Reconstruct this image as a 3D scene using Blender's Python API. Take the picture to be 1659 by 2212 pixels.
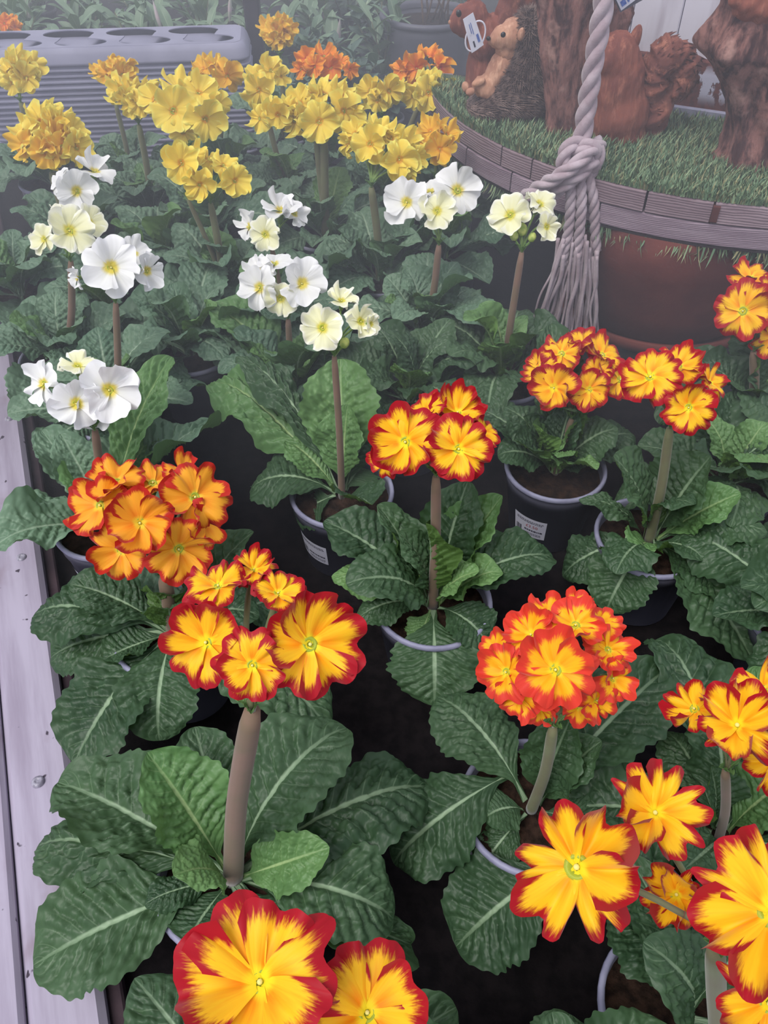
import bpy, bmesh, math, random
import numpy as np
from mathutils import Vector, Matrix, Quaternion, noise

# ------------------------------------------------------------------ camera, light, exposure
for o in list(bpy.data.objects):
    bpy.data.objects.remove(o, do_unlink=True)
SC = bpy.context.scene
COL = SC.collection
F, CX, CY, CAMH, PITCH = 1790.0, 829.5, 1106.0, 0.82, math.radians(45)   # focal length and centre in pixels of 1659x2212

cam_d = bpy.data.cameras.new('camera')
cam_d.sensor_fit = 'VERTICAL'
cam_d.sensor_height = 24.0
cam_d.lens = F / 2212.0 * 24.0
cam_d.clip_start = 0.01
cam = bpy.data.objects.new('camera', cam_d)
cam.location = (0, 0, CAMH)
cam.rotation_euler = (PITCH, 0, 0)
COL.objects.link(cam)
SC.camera = cam

world = bpy.data.worlds.new('overcast_sky')
world.use_nodes = True
SC.world = world
wn = world.node_tree.nodes
wn['Background'].inputs['Color'].default_value = (0.80, 0.83, 0.98, 1)
wn['Background'].inputs['Strength'].default_value = 0.72

sun_d = bpy.data.lights.new('veiled_sun', 'SUN')
sun_d.energy = 2.3
sun_d.angle = math.radians(38)
sun_d.color = (1.0, 0.97, 0.94)
sun = bpy.data.objects.new('veiled_sun', sun_d)
sun.rotation_euler = (math.radians(22), math.radians(-24), 0)
COL.objects.link(sun)

SC.view_settings.view_transform = 'Standard'
SC.view_settings.look = 'None'
SC.view_settings.exposure = 0.24
SC.view_settings.gamma = 1.0
SC.view_settings.use_curve_mapping = False
SC.cycles.use_denoising = True
SC.cycles.max_bounces = 3
SC.cycles.volume_bounces = 0

RND = random.Random(11)
C45 = math.sqrt(0.5)

# ------------------------------------------------------------------ where a pixel's ray meets the place
def ray(x, y):
    u, v = (x - CX) / F, (CY - y) / F
    return Vector((u, C45 + v * C45, -C45 + v * C45))
def at_z(x, y, z):
    r = ray(x, y); k = (z - CAMH) / r.z
    return Vector((r.x * k, r.y * k, z))
def at_y(x, y, Y):
    r = ray(x, y); k = Y / r.y
    return Vector((r.x * k, Y, CAMH + r.z * k))
def at_d(x, y, d):
    r = ray(x, y)
    return Vector((r.x * d, r.y * d, CAMH + r.z * d))
def depth(p):
    return p.y * C45 - (p.z - CAMH) * C45
CAM_R, CAM_U, CAM_B = Vector((1, 0, 0)), Vector((0, C45, C45)), Vector((0, -C45, C45))

# ------------------------------------------------------------------ mesh helpers
def mesh(name, verts, faces, mats=(), uv=None, smooth=True, midx=None):
    me = bpy.data.meshes.new(name)
    me.from_pydata([tuple(map(float, v)) for v in verts], [], faces)
    for m in (mats if isinstance(mats, (list, tuple)) else [mats]):
        me.materials.append(m)
    if uv is not None:
        lay = me.uv_layers.new(name='UVMap')
        li = np.empty(len(me.loops), dtype=np.int32)
        me.loops.foreach_get('vertex_index', li)
        lay.data.foreach_set('uv', np.asarray(uv, dtype=np.float32)[li].ravel())
    if smooth:
        me.polygons.foreach_set('use_smooth', [True] * len(me.polygons))
    if midx is not None:
        me.polygons.foreach_set('material_index', midx)
    me.update()
    return me

def obj(name, me, parent=None, mat4=None, loc=None):
    o = bpy.data.objects.new(name, me)
    COL.objects.link(o)
    if parent is not None:
        o.parent = parent
    if mat4 is not None:
        o.matrix_basis = mat4
    if loc is not None:
        o.location = loc
    return o

def tag(o, label=None, cat=None, group=None, kind=None):
    if label: o['label'] = label
    if cat: o['category'] = cat
    if group: o['group'] = group
    if kind: o['kind'] = kind
    return o

def thing(name, label, cat, loc=(0, 0, 0), group=None):
    o = bpy.data.objects.new(name, None)
    o.empty_display_size = 0.02
    COL.objects.link(o)
    o.location = loc
    return tag(o, label, cat, group)

def grid_faces(ns, nt, close=False, off=0):
    fs = []
    for i in range(ns - 1):
        for j in range(nt - (0 if close else 1)):
            a = off + i * nt + j; b = off + i * nt + (j + 1) % nt
            fs.append((a, b, b + nt, a + nt))
    return fs

class MB:
    def __init__(self): self.v, self.f, self.m = [], [], []
    def add(self, v, f, m=0):
        o = len(self.v)
        self.v += [tuple(p) for p in v]
        self.f += [tuple(o + i for i in q) for q in f]
        self.m += [m] * len(f)
    def box(self, lo, hi, m=0):
        x0, y0, z0 = lo; x1, y1, z1 = hi
        self.add([(x0,y0,z0),(x1,y0,z0),(x1,y1,z0),(x0,y1,z0),(x0,y0,z1),(x1,y0,z1),(x1,y1,z1),(x0,y1,z1)],
                 [(0,3,2,1),(4,5,6,7),(0,1,5,4),(1,2,6,5),(2,3,7,6),(3,0,4,7)], m)
    def tube(self, pts, rad, n=8, m=0, cap=True):
        v, f = tube(pts, rad, n, cap); self.add(v, f, m)
    def lathe(self, prof, n=32, m=0, c=(0, 0, 0)):
        v, f = lathe(prof, n); self.add([(p[0]+c[0], p[1]+c[1], p[2]+c[2]) for p in v], f, m)
    def mesh(self, name, mats, smooth=True):
        return mesh(name, self.v, self.f, mats, None, smooth, self.m)

def tube(pts, rad, n=8, cap=True):
    P = [Vector(p) for p in pts]
    if not hasattr(rad, '__len__'): rad = [rad] * len(P)
    v, f, nrm = [], [], None
    for i, p in enumerate(P):
        t = (P[min(i+1, len(P)-1)] - P[max(i-1, 0)]).normalized()
        if nrm is None:
            nrm = t.orthogonal().normalized()
        nrm = (nrm - t * nrm.dot(t)).normalized()
        b = t.cross(nrm)
        for k in range(n):
            a = 2*math.pi*k/n
            v.append(p + (nrm*math.cos(a) + b*math.sin(a)) * rad[i])
    f = grid_faces(len(P), n, True)
    if cap:
        f.append(tuple(range(n-1, -1, -1))); f.append(tuple(range((len(P)-1)*n, len(P)*n)))
    return v, f

def lathe(prof, n=32):
    v = [(r*math.cos(2*math.pi*k/n), r*math.sin(2*math.pi*k/n), z) for r, z in prof for k in range(n)]
    return v, grid_faces(len(prof), n, True)

def spline(ctrl, n):
    """Catmull-Rom through the control points, n samples per span"""
    P = [Vector(c) for c in ctrl]
    P = [P[0]*2 - P[1]] + P + [P[-1]*2 - P[-2]]
    out = []
    for i in range(1, len(P)-2):
        a, b, c, d = P[i-1:i+3]
        for k in range(n):
            t = k/n
            out.append(0.5*((2*b) + (c-a)*t + (2*a-5*b+4*c-d)*t*t + (3*b-a-3*c+d)*t**3))
    out.append(P[-2])
    return out

def frame(yaxis, zhint, roll=0.0):
    y = yaxis.normalized()
    z = zhint - y * zhint.dot(y)
    if z.length < 1e-4: z = y.orthogonal()
    z.normalize()
    x = y.cross(z)
    if roll:
        q = Quaternion(y, roll); x, z = q @ x, q @ z
    return Matrix((x, y, z)).transposed()

def facing(n, spin=0.0):
    z = n.normalized()
    x = Vector((0, 0, 1)).cross(z)
    if x.length < 1e-3: x = Vector((1, 0, 0))
    x.normalize()
    y = z.cross(x)
    return Matrix((x, y, z)).transposed() @ Matrix.Rotation(spin, 3, 'Z')

def trs(loc, rot3, sc):
    if not hasattr(sc, '__len__'): sc = (sc, sc, sc)
    return Matrix.Translation(loc) @ rot3.to_4x4() @ Matrix.Diagonal((sc[0], sc[1], sc[2], 1))

# ------------------------------------------------------------------ material helpers
class NT:
    def __init__(self, name):
        self.m = bpy.data.materials.new(name); self.m.use_nodes = True
        self.t = self.m.node_tree; self.n = self.t.nodes; self.l = self.t.links
        self.b = self.n['Principled BSDF']; self.out = self.n['Material Output']
    def new(self, typ, **kw):
        x = self.n.new(typ)
        for k, v in kw.items(): setattr(x, k, v)
        return x
    def put(self, sock, val):
        if hasattr(val, 'is_linked'): self.l.new(val, sock)
        elif hasattr(val, '__len__') and len(val) == 3 and sock.type == 'RGBA': sock.default_value = (*val, 1)
        else: sock.default_value = val
    def math(self, op, a, b=0.0, c=None, clamp=False):
        x = self.new('ShaderNodeMath', operation=op, use_clamp=clamp)
        self.put(x.inputs[0], a); self.put(x.inputs[1], b)
        if c is not None: self.put(x.inputs[2], c)
        return x.outputs[0]
    def step(self, val, lo, hi, to0=0.0, to1=1.0):
        x = self.new('ShaderNodeMapRange', interpolation_type='SMOOTHSTEP')
        self.put(x.inputs['Value'], val); self.put(x.inputs['From Min'], lo); self.put(x.inputs['From Max'], hi)
        x.inputs['To Min'].default_value = to0; x.inputs['To Max'].default_value = to1
        return x.outputs['Result']
    def mix(self, fac, a, b, blend='MIX'):
        x = self.new('ShaderNodeMix', data_type='RGBA', blend_type=blend)
        self.put(x.inputs[0], fac); self.put(x.inputs[6], a); self.put(x.inputs[7], b)
        return x.outputs[2]
    def noise(self, vec, scale, detail=3.0, rough=0.55, color=False):
        x = self.new('ShaderNodeTexNoise')
        if vec is not None: self.put(x.inputs['Vector'], vec)
        x.inputs['Scale'].default_value = scale; x.inputs['Detail'].default_value = detail
        x.inputs['Roughness'].default_value = rough
        return x.outputs['Color' if color else 'Fac']
    def coord(self, which='Object'):
        if not hasattr(self, 'tc'): self.tc = self.new('ShaderNodeTexCoord')
        return self.tc.outputs[which]
    def mapping(self, vec, scale=(1, 1, 1), rot=(0, 0, 0)):
        x = self.new('ShaderNodeMapping'); self.put(x.inputs['Vector'], vec)
        x.inputs['Scale'].default_value = scale; x.inputs['Rotation'].default_value = rot
        return x.outputs[0]
    def comb(self, x, y, z):
        c = self.new('ShaderNodeCombineXYZ')
        for i, v in enumerate((x, y, z)): self.put(c.inputs[i], v)
        return c.outputs[0]
    def sep(self, v):
        s = self.new('ShaderNodeSeparateXYZ'); self.put(s.inputs[0], v); return s.outputs
    def rand(self):
        return self.new('ShaderNodeObjectInfo').outputs['Random']
    def bump(self, h, strength=0.4, dist=0.002):
        x = self.new('ShaderNodeBump'); self.put(x.inputs['Height'], h)
        x.inputs['Strength'].default_value = strength; x.inputs['Distance'].default_value = dist
        self.l.new(x.outputs[0], self.b.inputs['Normal'])
        return x.outputs[0]
    def base(self, col, rough=0.6, spec=0.35, sheen=0.0):
        self.put(self.b.inputs['Base Color'], col); self.b.inputs['Roughness'].default_value = rough
        self.b.inputs['Specular IOR Level'].default_value = spec
        if sheen:
            self.b.inputs['Sheen Weight'].default_value = sheen
            self.b.inputs['Sheen Roughness'].default_value = 0.4
    def translucent(self, col, fac):
        t = self.new('ShaderNodeBsdfTranslucent'); self.put(t.inputs['Color'], col)
        x = self.new('ShaderNodeMixShader'); x.inputs[0].default_value = fac
        self.l.new(self.b.outputs[0], x.inputs[1]); self.l.new(t.outputs[0], x.inputs[2])
        self.l.new(x.outputs[0], self.out.inputs['Surface'])

def mottled(name, c1, c2, scale=20, rough=0.6, bump=0.0, bscale=60, spec=0.3, dist=0.002, detail=4, sheen=0.0):
    t = NT(name); v = t.coord('Object')
    t.base(t.mix(t.step(t.noise(v, scale, detail), 0.35, 0.65), c1, c2), rough, spec, sheen)
    if bump: t.bump(t.noise(v, bscale, 5, 0.6), bump, dist)
    return t.m

VEINS, SWEEP = 13.0, 0.17
def leaf_material(name, dark, light, vein, under):
    t = NT(name)
    u, v = t.sep(t.coord('UV'))[0:2]
    au = t.math('MULTIPLY', t.math('ABSOLUTE', t.math('SUBTRACT', u, 0.5)), 2.0)
    # pale midrib, broad at the stalk
    th = t.math('MAXIMUM', 0.052, t.math('SUBTRACT', 1.0, t.math('MULTIPLY', v, 6.0)))
    mid = t.math('SUBTRACT', 1.0, t.step(t.math('DIVIDE', au, th), 0.55, 1.15))
    mid = t.math('MULTIPLY', mid, t.step(v, 1.0, 0.45, 0.25, 1.0))
    p = t.math('MULTIPLY', t.math('SUBTRACT', v, t.math('MULTIPLY', au, SWEEP)), VEINS)
    lat = t.math('MULTIPLY', t.math('ABSOLUTE', t.math('SUBTRACT', t.math('FRACT', p), 0.5)), 2.0)
    lat = t.math('MULTIPLY', t.step(lat, 0.86, 1.0), t.step(au, 0.95, 0.1, 0.0, 0.26))
    r = t.rand()
    uv3 = t.comb(t.math('ADD', t.math('MULTIPLY', u, 0.55), t.math('MULTIPLY', r, 40.0)), v, 0.0)
    big = t.noise(uv3, 4.0, 3)
    col = t.mix(t.math('ADD', t.math('MULTIPLY', big, 0.75), t.math('MULTIPLY', t.math('SUBTRACT', r, 0.35), 0.45), clamp=True), dark, light)
    col = t.mix(t.math('MAXIMUM', lat, mid), col, vein)
    geo = t.new('ShaderNodeNewGeometry')
    col = t.mix(geo.outputs['Backfacing'], col, t.mix(t.math('MAXIMUM', lat, mid), under, vein))
    t.base(col, 0.46, 0.36)
    t.translucent(t.mix(0.5, col, (0.16, 0.30, 0.03)), 0.16)
    return t.m

def petal_material(name, mid, deep, edge, th, soft, streak, eye, trans=0.16, deep_amt=0.85, eye_r=0.26):
    t = NT(name)
    u, v = t.sep(t.coord('UV'))[0:2]
    s = t.math('SUBTRACT', t.math('MULTIPLY', u, 2.0), 1.0)
    au = t.math('ABSOLUTE', s)
    r = t.rand()
    e = t.math('ADD', v, t.math('MULTIPLY', t.math('POWER', au, 4.0), 0.26))
    nv = t.comb(t.math('MULTIPLY', s, 7.0), t.math('MULTIPLY', v, 1.6), t.math('MULTIPLY', r, 30.0))
    n1 = t.math('SUBTRACT', t.noise(nv, 2.2, 3, 0.7), 0.5)
    e2 = t.math('ADD', e, t.math('MULTIPLY', n1, streak))
    fac = t.step(e2, th - soft, th + soft)
    # deeper flush running out from the eye along the middle of the petal
    dv = t.comb(t.math('MULTIPLY', s, 4.0), t.math('MULTIPLY', v, 0.8), t.math('MULTIPLY', r, 17.0))
    fl = t.math('ADD', t.math('MULTIPLY', t.step(au, 0.65, 0.0), t.step(v, 0.75, 0.22)), t.math('MULTIPLY', t.math('SUBTRACT', t.noise(dv, 3.0, 3), 0.5), 0.9))
    col = t.mix(t.math('MULTIPLY', fl, deep_amt, clamp=True), mid, deep)
    col = t.mix(t.step(t.math('ADD', v, t.math('MULTIPLY', n1, 0.12)), eye_r, eye_r*0.45), col, eye)
    ecol = t.mix(t.math('MULTIPLY', t.noise(nv, 1.0, 2), 0.9), edge, tuple(min(1, c*1.35+0.002) for c in edge))
    col = t.mix(fac, col, ecol)
    t.base(col, 0.55, 0.25, 0.15)
    t.translucent(col, trans)
    return t.m

def srgb(r, g, b):
    f = lambda c: (c/255/12.92) if c <= 10 else ((c/255+0.055)/1.055)**2.4
    return (f(r), f(g), f(b))

M = {}
M['leaf'] = leaf_material('primrose_leaf', srgb(42, 68, 45), srgb(80, 109, 74), srgb(150, 175, 140), srgb(78, 108, 52))
M['leaf_young'] = leaf_material('young_primrose_leaf', srgb(80, 120, 70), srgb(120, 156, 96), srgb(158, 184, 126), srgb(104, 140, 72))
M['leaf_grey_hazed'] = leaf_material('greyish_hazed_primrose_leaf', srgb(76, 108, 86), srgb(122, 150, 122), srgb(160, 182, 156), srgb(90, 124, 84))  # haze over the farther rows painted in as a paler, greyer green
M['pet_red'] = petal_material('red_edged_yellow_petal', srgb(255, 198, 34), srgb(250, 138, 8), srgb(158, 10, 28), 0.80, 0.10, 0.46, srgb(250, 224, 40))
M['pet_rim'] = petal_material('narrow_red_edged_yellow_petal', srgb(255, 200, 34), srgb(250, 148, 8), srgb(158, 10, 28), 0.86, 0.09, 0.40, srgb(250, 224, 40))
M['pet_amber'] = petal_material('amber_petal_with_rust_edge', srgb(248, 172, 46), srgb(236, 130, 28), srgb(176, 36, 26), 0.86, 0.07, 0.34, srgb(240, 206, 60))
M['pet_coral'] = petal_material('coral_edged_yellow_petal', srgb(255, 190, 30), srgb(250, 160, 16), srgb(206, 58, 42), 0.70, 0.10, 0.42, srgb(240, 215, 40))
M['pet_yellow'] = petal_material('yellow_petal', srgb(250, 222, 86), srgb(244, 196, 50), srgb(252, 230, 110), 0.95, 0.12, 0.3, srgb(226, 160, 20), deep_amt=0.45)
M['pet_gold'] = petal_material('golden_petal', srgb(250, 200, 58), srgb(244, 168, 34), srgb(250, 208, 76), 0.95, 0.12, 0.3, srgb(232, 150, 24), deep_amt=0.45)
M['pet_orange'] = petal_material('orange_petal', srgb(252, 158, 36), srgb(246, 112, 20), srgb(252, 176, 50), 0.95, 0.12, 0.3, srgb(232, 96, 14), deep_amt=0.9)
M['pet_white'] = petal_material('white_petal', srgb(240, 240, 238), srgb(234, 234, 214), srgb(242, 242, 242), 0.9, 0.1, 0.2, srgb(226, 208, 84), deep_amt=0.5, eye_r=0.36)
M['pet_cream'] = petal_material('cream_petal', srgb(242, 241, 200), srgb(234, 230, 160), srgb(244, 243, 216), 0.9, 0.1, 0.2, srgb(222, 210, 80), deep_amt=0.6, eye_r=0.36)
M['eye'] = mottled('flower_eye', srgb(176, 182, 50), srgb(140, 158, 56), 300, 0.5)
M['stigma'] = mottled('pale_stigma', srgb(236, 230, 150), srgb(220, 214, 120), 300, 0.5)
M['calyx'] = mottled('pale_green_calyx', srgb(128, 156, 84), srgb(98, 128, 66), 120, 0.6, sheen=0.3)
M['bud'] = mottled('greenish_bud', srgb(206, 214, 120), srgb(150, 176, 84), 120, 0.6)
M['stem'] = mottled('downy_stem', srgb(132, 106, 92), srgb(120, 104, 84), 24, 0.7, 0, 500, 0.2, 0.0006, sheen=0.28)
M['stem_green'] = mottled('downy_green_stem', srgb(116, 122, 88), srgb(112, 108, 82), 24, 0.7, 0, 500, 0.2, 0.0006, sheen=0.28)
M['pot'] = mottled('slate_plastic', srgb(86, 86, 100), srgb(98, 98, 113), 8, 0.45, 0.1, 200, 0.4, 0.0004)
M['rim'] = mottled('edge_lit_slate_plastic', srgb(152, 152, 176), srgb(126, 126, 150), 30, 0.5, 0.1, 200, 0.4, 0.0004)  # light catching the edge is put into the colour, paler than the wall
M['soil'] = mottled('peat', srgb(34, 26, 22), srgb(62, 46, 38), 90, 0.95, 1.0, 160, 0.1, 0.004)
M['label'] = mottled('white_paper_label', srgb(222, 222, 236), srgb(212, 212, 228), 30, 0.5)
M['ink'] = mottled('black_ink', srgb(44, 42, 60), srgb(60, 58, 76), 300, 0.6)
M['ink_red'] = mottled('red_ink', srgb(170, 60, 60), srgb(180, 76, 76), 300, 0.6)
M['ink_blue'] = mottled('blue_ink', srgb(70, 96, 170), srgb(100, 124, 190), 300, 0.6)

# ------------------------------------------------------------------ the bench and its rail
RAILDIR = Vector((-0.370, 0.929, 0)).normalized()
RAILN = Vector((RAILDIR.y, -RAILDIR.x, 0))           # points onto the bench
RAIL0 = at_z(232, 2212, 0.03)

def wood_material(name, c1, c2, c3, scale=(3, 40, 40), rot=(0, 0, 0), rough=0.75, bump=0.35, rings=8.0):
    t = NT(name); v = t.mapping(t.coord('Object'), scale, rot)
    n = t.noise(v, 1.0, 5, 0.6)
    w = t.new('ShaderNodeTexWave', wave_type='BANDS', bands_direction='Z')
    t.put(w.inputs['Vector'], v); w.inputs['Scale'].default_value = rings * 0.1
    w.inputs['Distortion'].default_value = 5; w.inputs['Detail'].default_value = 3
    col = t.mix(t.step(n, 0.3, 0.7), c1, c2)
    col = t.mix(t.math('MULTIPLY', w.outputs['Fac'], 0.55), col, c3)
    col = t.mix(t.math('MULTIPLY', t.rand(), 0.35), col, c3)
    t.base(col, rough, 0.2)
    t.bump(t.math('ADD', n, w.outputs['Fac']), bump, 0.0015)
    return t.m

t = NT('weathered_rail'); v = t.coord('Object')
n = t.noise(t.mapping(v, (30, 2.5, 30)), 1.5, 5, 0.6)
spk = t.step(t.noise(v, 70, 2, 0.5), 0.70, 0.74)
col = t.mix(t.step(n, 0.3, 0.7), srgb(176, 168, 186), srgb(150, 140, 158))
col = t.mix(t.step(t.noise(v, 9, 4), 0.55, 0.75), col, srgb(138, 122, 134))
col = t.mix(spk, col, srgb(70, 62, 74)); t.base(col, 0.6, 0.3); t.bump(n, 0.25, 0.001)
M['rail'] = t.m
M['mat'] = mottled('black_bench_matting', srgb(22, 20, 22), srgb(32, 28, 30), 60, 0.95, 0.6, 300, 0.1, 0.001)
M['rail_side'] = mottled('stained_timber', srgb(74, 60, 66), srgb(54, 44, 50), 14, 0.85, 0.4, 60, 0.2)
M['screw'] = mottled('zinc', srgb(160, 156, 170), srgb(120, 116, 130), 200, 0.35, 0, 60, 0.6)

bench = thing('display_bench', 'low display bench with black matting and a pale weathered rail', 'bench', (0, 1.5, 0))
b = MB(); b.box((-1.6, -2.2, -0.03), (1.9, 2.3, 0.0)); obj('matting', b.mesh('matting', M['mat'], False), bench)

def rail_board(name, off0, off1, z0, z1, mat, bev=0.006):
    w = off1 - off0
    prof = [(0, z0), (0, z1-bev), (bev, z1), (w-bev, z1), (w, z1-bev), (w, z0)]
    v, f = [], []
    n = 24
    for i in range(n):
        yy = -0.35 + 3.2*i/(n-1)
        for (a, z) in prof:
            v.append((a, yy, z + 0.0012*math.sin(yy*5+off0*30)))
    k = len(prof)
    f = grid_faces(n, k) + [tuple(range(k)), tuple(range((n-1)*k, n*k))[::-1]]
    me = mesh(name, v, f, mat, None, False)
    rot = Matrix((RAILN, RAILDIR, Vector((0, 0, 1)))).transposed()
    loc = RAIL0 + RAILN*off0 - bench.location
    o = obj(name, me, bench, trs(Vector((loc.x, loc.y, 0)), rot, 1)); return o
rail = rail_board('edge_rail', -0.062, 0.0, 0.0, 0.034, M['rail'])
rail_board('edge_rail', -0.30, -0.0635, 0.0, 0.037, M['rail'], 0.004)
rail_board('rail_batten', 0.0005, 0.014, 0.0, 0.018, M['rail_side'], 0.002)
sm = MB(); sm.lathe([(0.0001, 0.0028), (0.0022, 0.0022), (0.0024, 0.0030), (0.0052, 0.0026), (0.0066, 0.0006), (0.0066, -0.001)], 20)
sme = sm.mesh('screw', M['screw'])
for px in ((82, 1689), (47, 1205), (20, 905)):
    p = at_z(px[0], px[1], 0.0342)
    q = p - RAIL0
    obj('screw', sme, rail, Matrix.Translation((q.dot(RAILN) + 0.062, q.dot(RAILDIR), 0.0342)))

# ------------------------------------------------------------------ leaf and petal shapes
def fbm(x, y, z):
    return noise.noise(Vector((x, y, z)))

def leaf_mesh(seed, bend, cup, wav, tip_droop=0.0, fold=0.0):
    r = random.Random(seed)
    ns, nt = 108, 53
    ph, ph2, ph3 = r.uniform(0, 6), r.uniform(0, 6), r.uniform(0, 6)
    S = np.linspace(0, 1, ns); T = np.linspace(-1, 1, nt)
    th = bend * (0.5 - S) - tip_droop * np.clip((S-0.55)/0.45, 0, 1)**2
    y = np.concatenate([[0], np.cumsum(np.cos((th[1:]+th[:-1])/2))]) / (ns-1)
    z = np.concatenate([[0], np.cumsum(np.sin((th[1:]+th[:-1])/2))]) / (ns-1)
    a = math.atan2(z[-1], y[-1]); L = math.hypot(z[-1], y[-1])
    y, z = (y*math.cos(a) + z*math.sin(a))/L, (-y*math.sin(a) + z*math.cos(a))/L
    th = th - a
    X = np.clip((S-0.08)/0.92, 0, 1)
    shape = np.sin(np.pi * X**1.22)**0.62
    shape *= np.clip((X-0.02)/0.38, 0, 1)**0.8*0.9 + 0.1
    shape = np.maximum(shape, 0.085*np.clip((1-S)/0.3, 0, 1))
    shape /= shape.max()
    verts, uvs = [], []
    for i, s in enumerate(S):
        for t_ in T:
            at = abs(t_); sg = 0 if t_ < 0 else 1.7
            hw = 0.5*shape[i]
            tooth = 1 + at**4*(0.035*math.sin(2*math.pi*15*s + ph + sg) + 0.05*math.sin(2*math.pi*4.3*s+ph2+sg*2))
            x = hw*t_*tooth
            p = (s - SWEEP*at)*VEINS + 0.55*fbm(x*4+ph2, s*3.5+ph, seed*0.7) + (0.3 if t_ < 0 else 0)
            quilt = abs(math.sin(math.pi*p))**0.7 - 0.5
            env = min(1, at*5)*(1-at**8)*shape[i]
            n = 0.032*quilt*env
            n += 0.030*env*fbm(x*9+ph*7, s*13, seed*3.1) + 0.022*env*abs(fbm(x*17+ph, s*26+ph2, seed*1.7)) + 0.014*fbm(x*26+ph3, s*44, seed*2.3)*env + 0.007*fbm(x*52, s*60+ph3, seed*4.3)*shape[i]
            n += cup*0.27*at**1.6*shape[i] - 0.010*math.exp(-(t_*shape[i]/0.06)**2)*shape[i]
            n += wav*0.10*at**3*math.sin(2*math.pi*2.6*s + ph3 + sg*1.3)*shape[i]
            n += fold*0.35*max(0.0, t_ if seed % 2 else -t_)**2*shape[i]
            yy = y[i] - n*math.sin(th[i]); zz = z[i] + n*math.cos(th[i])
            verts.append((x, yy, zz)); uvs.append((t_*0.5+0.5, s))
    return verts, grid_faces(ns, nt), uvs

LEAFSPEC = [(1, 0.9, 0.25, 0.5, 0.0, 0), (2, 1.2, -0.15, 0.6, 0.3, 0), (3, 0.6, 0.45, 0.7, 0.2, 0), (4, 1.5, 0.15, 0.5, 0.5, 0),
            (5, 0.8, -0.25, 0.9, 0.6, 0.2), (6, 0.4, 0.6, 0.5, 0.0, 0), (7, 1.1, 0.1, 1.0, 0.4, 0.5), (8, 1.7, -0.1, 0.7, 0.2, 0),
            (9, 0.7, 0.3, 1.1, 0.9, 0.3), (10, 1.0, 0.35, 0.6, 0.1, -0.3)]
LEAF = {}
def leaf_me(i, mk):
    i %= len(LEAFSPEC)
    if (i, mk) not in LEAF:
        v, f, uv = leaf_mesh(*LEAFSPEC[i])
        f = [q[::-1] for q in f]
        me = mesh('leaf', v, f, M[mk], uv)
        # faces point up (+z)
        if me.polygons[2900].normal.z < 0: me.flip_normals()
        LEAF[(i, mk)] = me
    return LEAF[(i, mk)]

def petal_mesh(seed, width, notch, ruffle, curl):
    r = random.Random(seed*13+1)
    ns, nt = 17, 25
    ph, ph2, asym = r.uniform(0, 6), r.uniform(0, 6), r.uniform(-.12, .12)
    S = np.linspace(0.05, 1, ns); T = np.linspace(-1, 1, nt)
    verts, uvs = [], []
    for s in S:
        for t_ in T:
            at = abs(t_)
            xe = width*math.sin(math.pi*t_/2)*(1+0.04*math.sin(4*t_+ph2))
            ye = 0.60 + 0.40*max(0.0, math.cos(math.pi*t_/2))**0.5 - notch*math.exp(-((t_-asym)/0.17)**2) + 0.014*math.sin(7*t_+ph) + 0.006*math.sin(17*t_+ph2)
            hw = xe*(0.10 + 0.90*s**0.95)
            yy = ye*s if s < 1 else ye
            lobe = -math.cos(2*math.pi*(at**0.9))*0.035
            zz = 0.12*s - 0.075*s*math.exp(-((t_-asym*.5)/0.20)**2) + lobe*s**2 + ruffle*s**2.3*math.sin(3.4*t_+ph)*0.15 + curl*s**4*0.32 + 0.07*t_*s
            zz += ruffle*0.055*s**4*math.sin(9*t_+ph2) + 0.008*s*math.sin(26*t_) + 0.10*at**2*s
            verts.append((hw*(1+0.04*math.sin(5*s+ph)), yy, zz)); uvs.append((t_*0.5+0.5, s))
    return verts, grid_faces(ns, nt), uvs
PETSPEC = [(1, 0.50, 0.15, 0.6, -0.3), (2, 0.53, 0.11, 0.9, 0.2), (3, 0.48, 0.18, 0.7, -0.7), (4, 0.54, 0.13, 1.2, -0.2), (5, 0.49, 0.11, 0.8, 0.6), (6, 0.51, 0.17, 1.5, -1.1), (7, 0.47, 0.14, 1.3, 0.8)]
SPLIT = [(31, 0.35, 0.26, 0.9, -0.4), (32, 0.38, 0.20, 1.4, 0.5), (33, 0.32, 0.30, 1.0, -1.3), (34, 0.37, 0.24, 1.8, 1.0), (35, 0.33, 0.22, 1.2, -0.2)]
FRILL = [(11, 0.52, 0.14, 1.7, -0.4), (12, 0.56, 0.11, 2.2, 0.4), (13, 0.48, 0.18, 2.0, -1.2), (14, 0.54, 0.12, 2.5, 0.0), (15, 0.49, 0.15, 1.6, 1.2)]
ROUND = [(21, 0.56, 0.10, 0.7, -0.2), (22, 0.53, 0.07, 1.0, 0.3), (23, 0.52, 0.13, 0.9, -0.8), (24, 0.57, 0.08, 1.3, 0.6), (25, 0.52, 0.10, 1.6, -0.4)]
PETAL = {}
def petal_me(spec, mk):
    if (spec[0], mk) not in PETAL:
        v, f, uv = petal_mesh(*spec)
        PETAL[(spec[0], mk)] = mesh('petal', v, f, M[mk], uv)
    return PETAL[(spec[0], mk)]

cal = MB()
cal.lathe([(0.03, -0.62), (0.11, -0.55), (0.15, -0.35), (0.13, -0.12), (0.09, -0.02)], 10)
CALYX = cal.mesh('flower', M['calyx'])
ey = MB()
ey.lathe([(0.15, 0.035), (0.125, 0.062), (0.10, 0.055), (0.075, 0.02), (0.0001, -0.02)], 15)
ey.lathe([(0.0001, 0.10), (0.03, 0.09), (0.036, 0.06), (0.02, 0.03), (0.015, -0.02)], 10, 1)
EYE = ey.mesh('eye', [M['eye'], M['stigma']])

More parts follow.
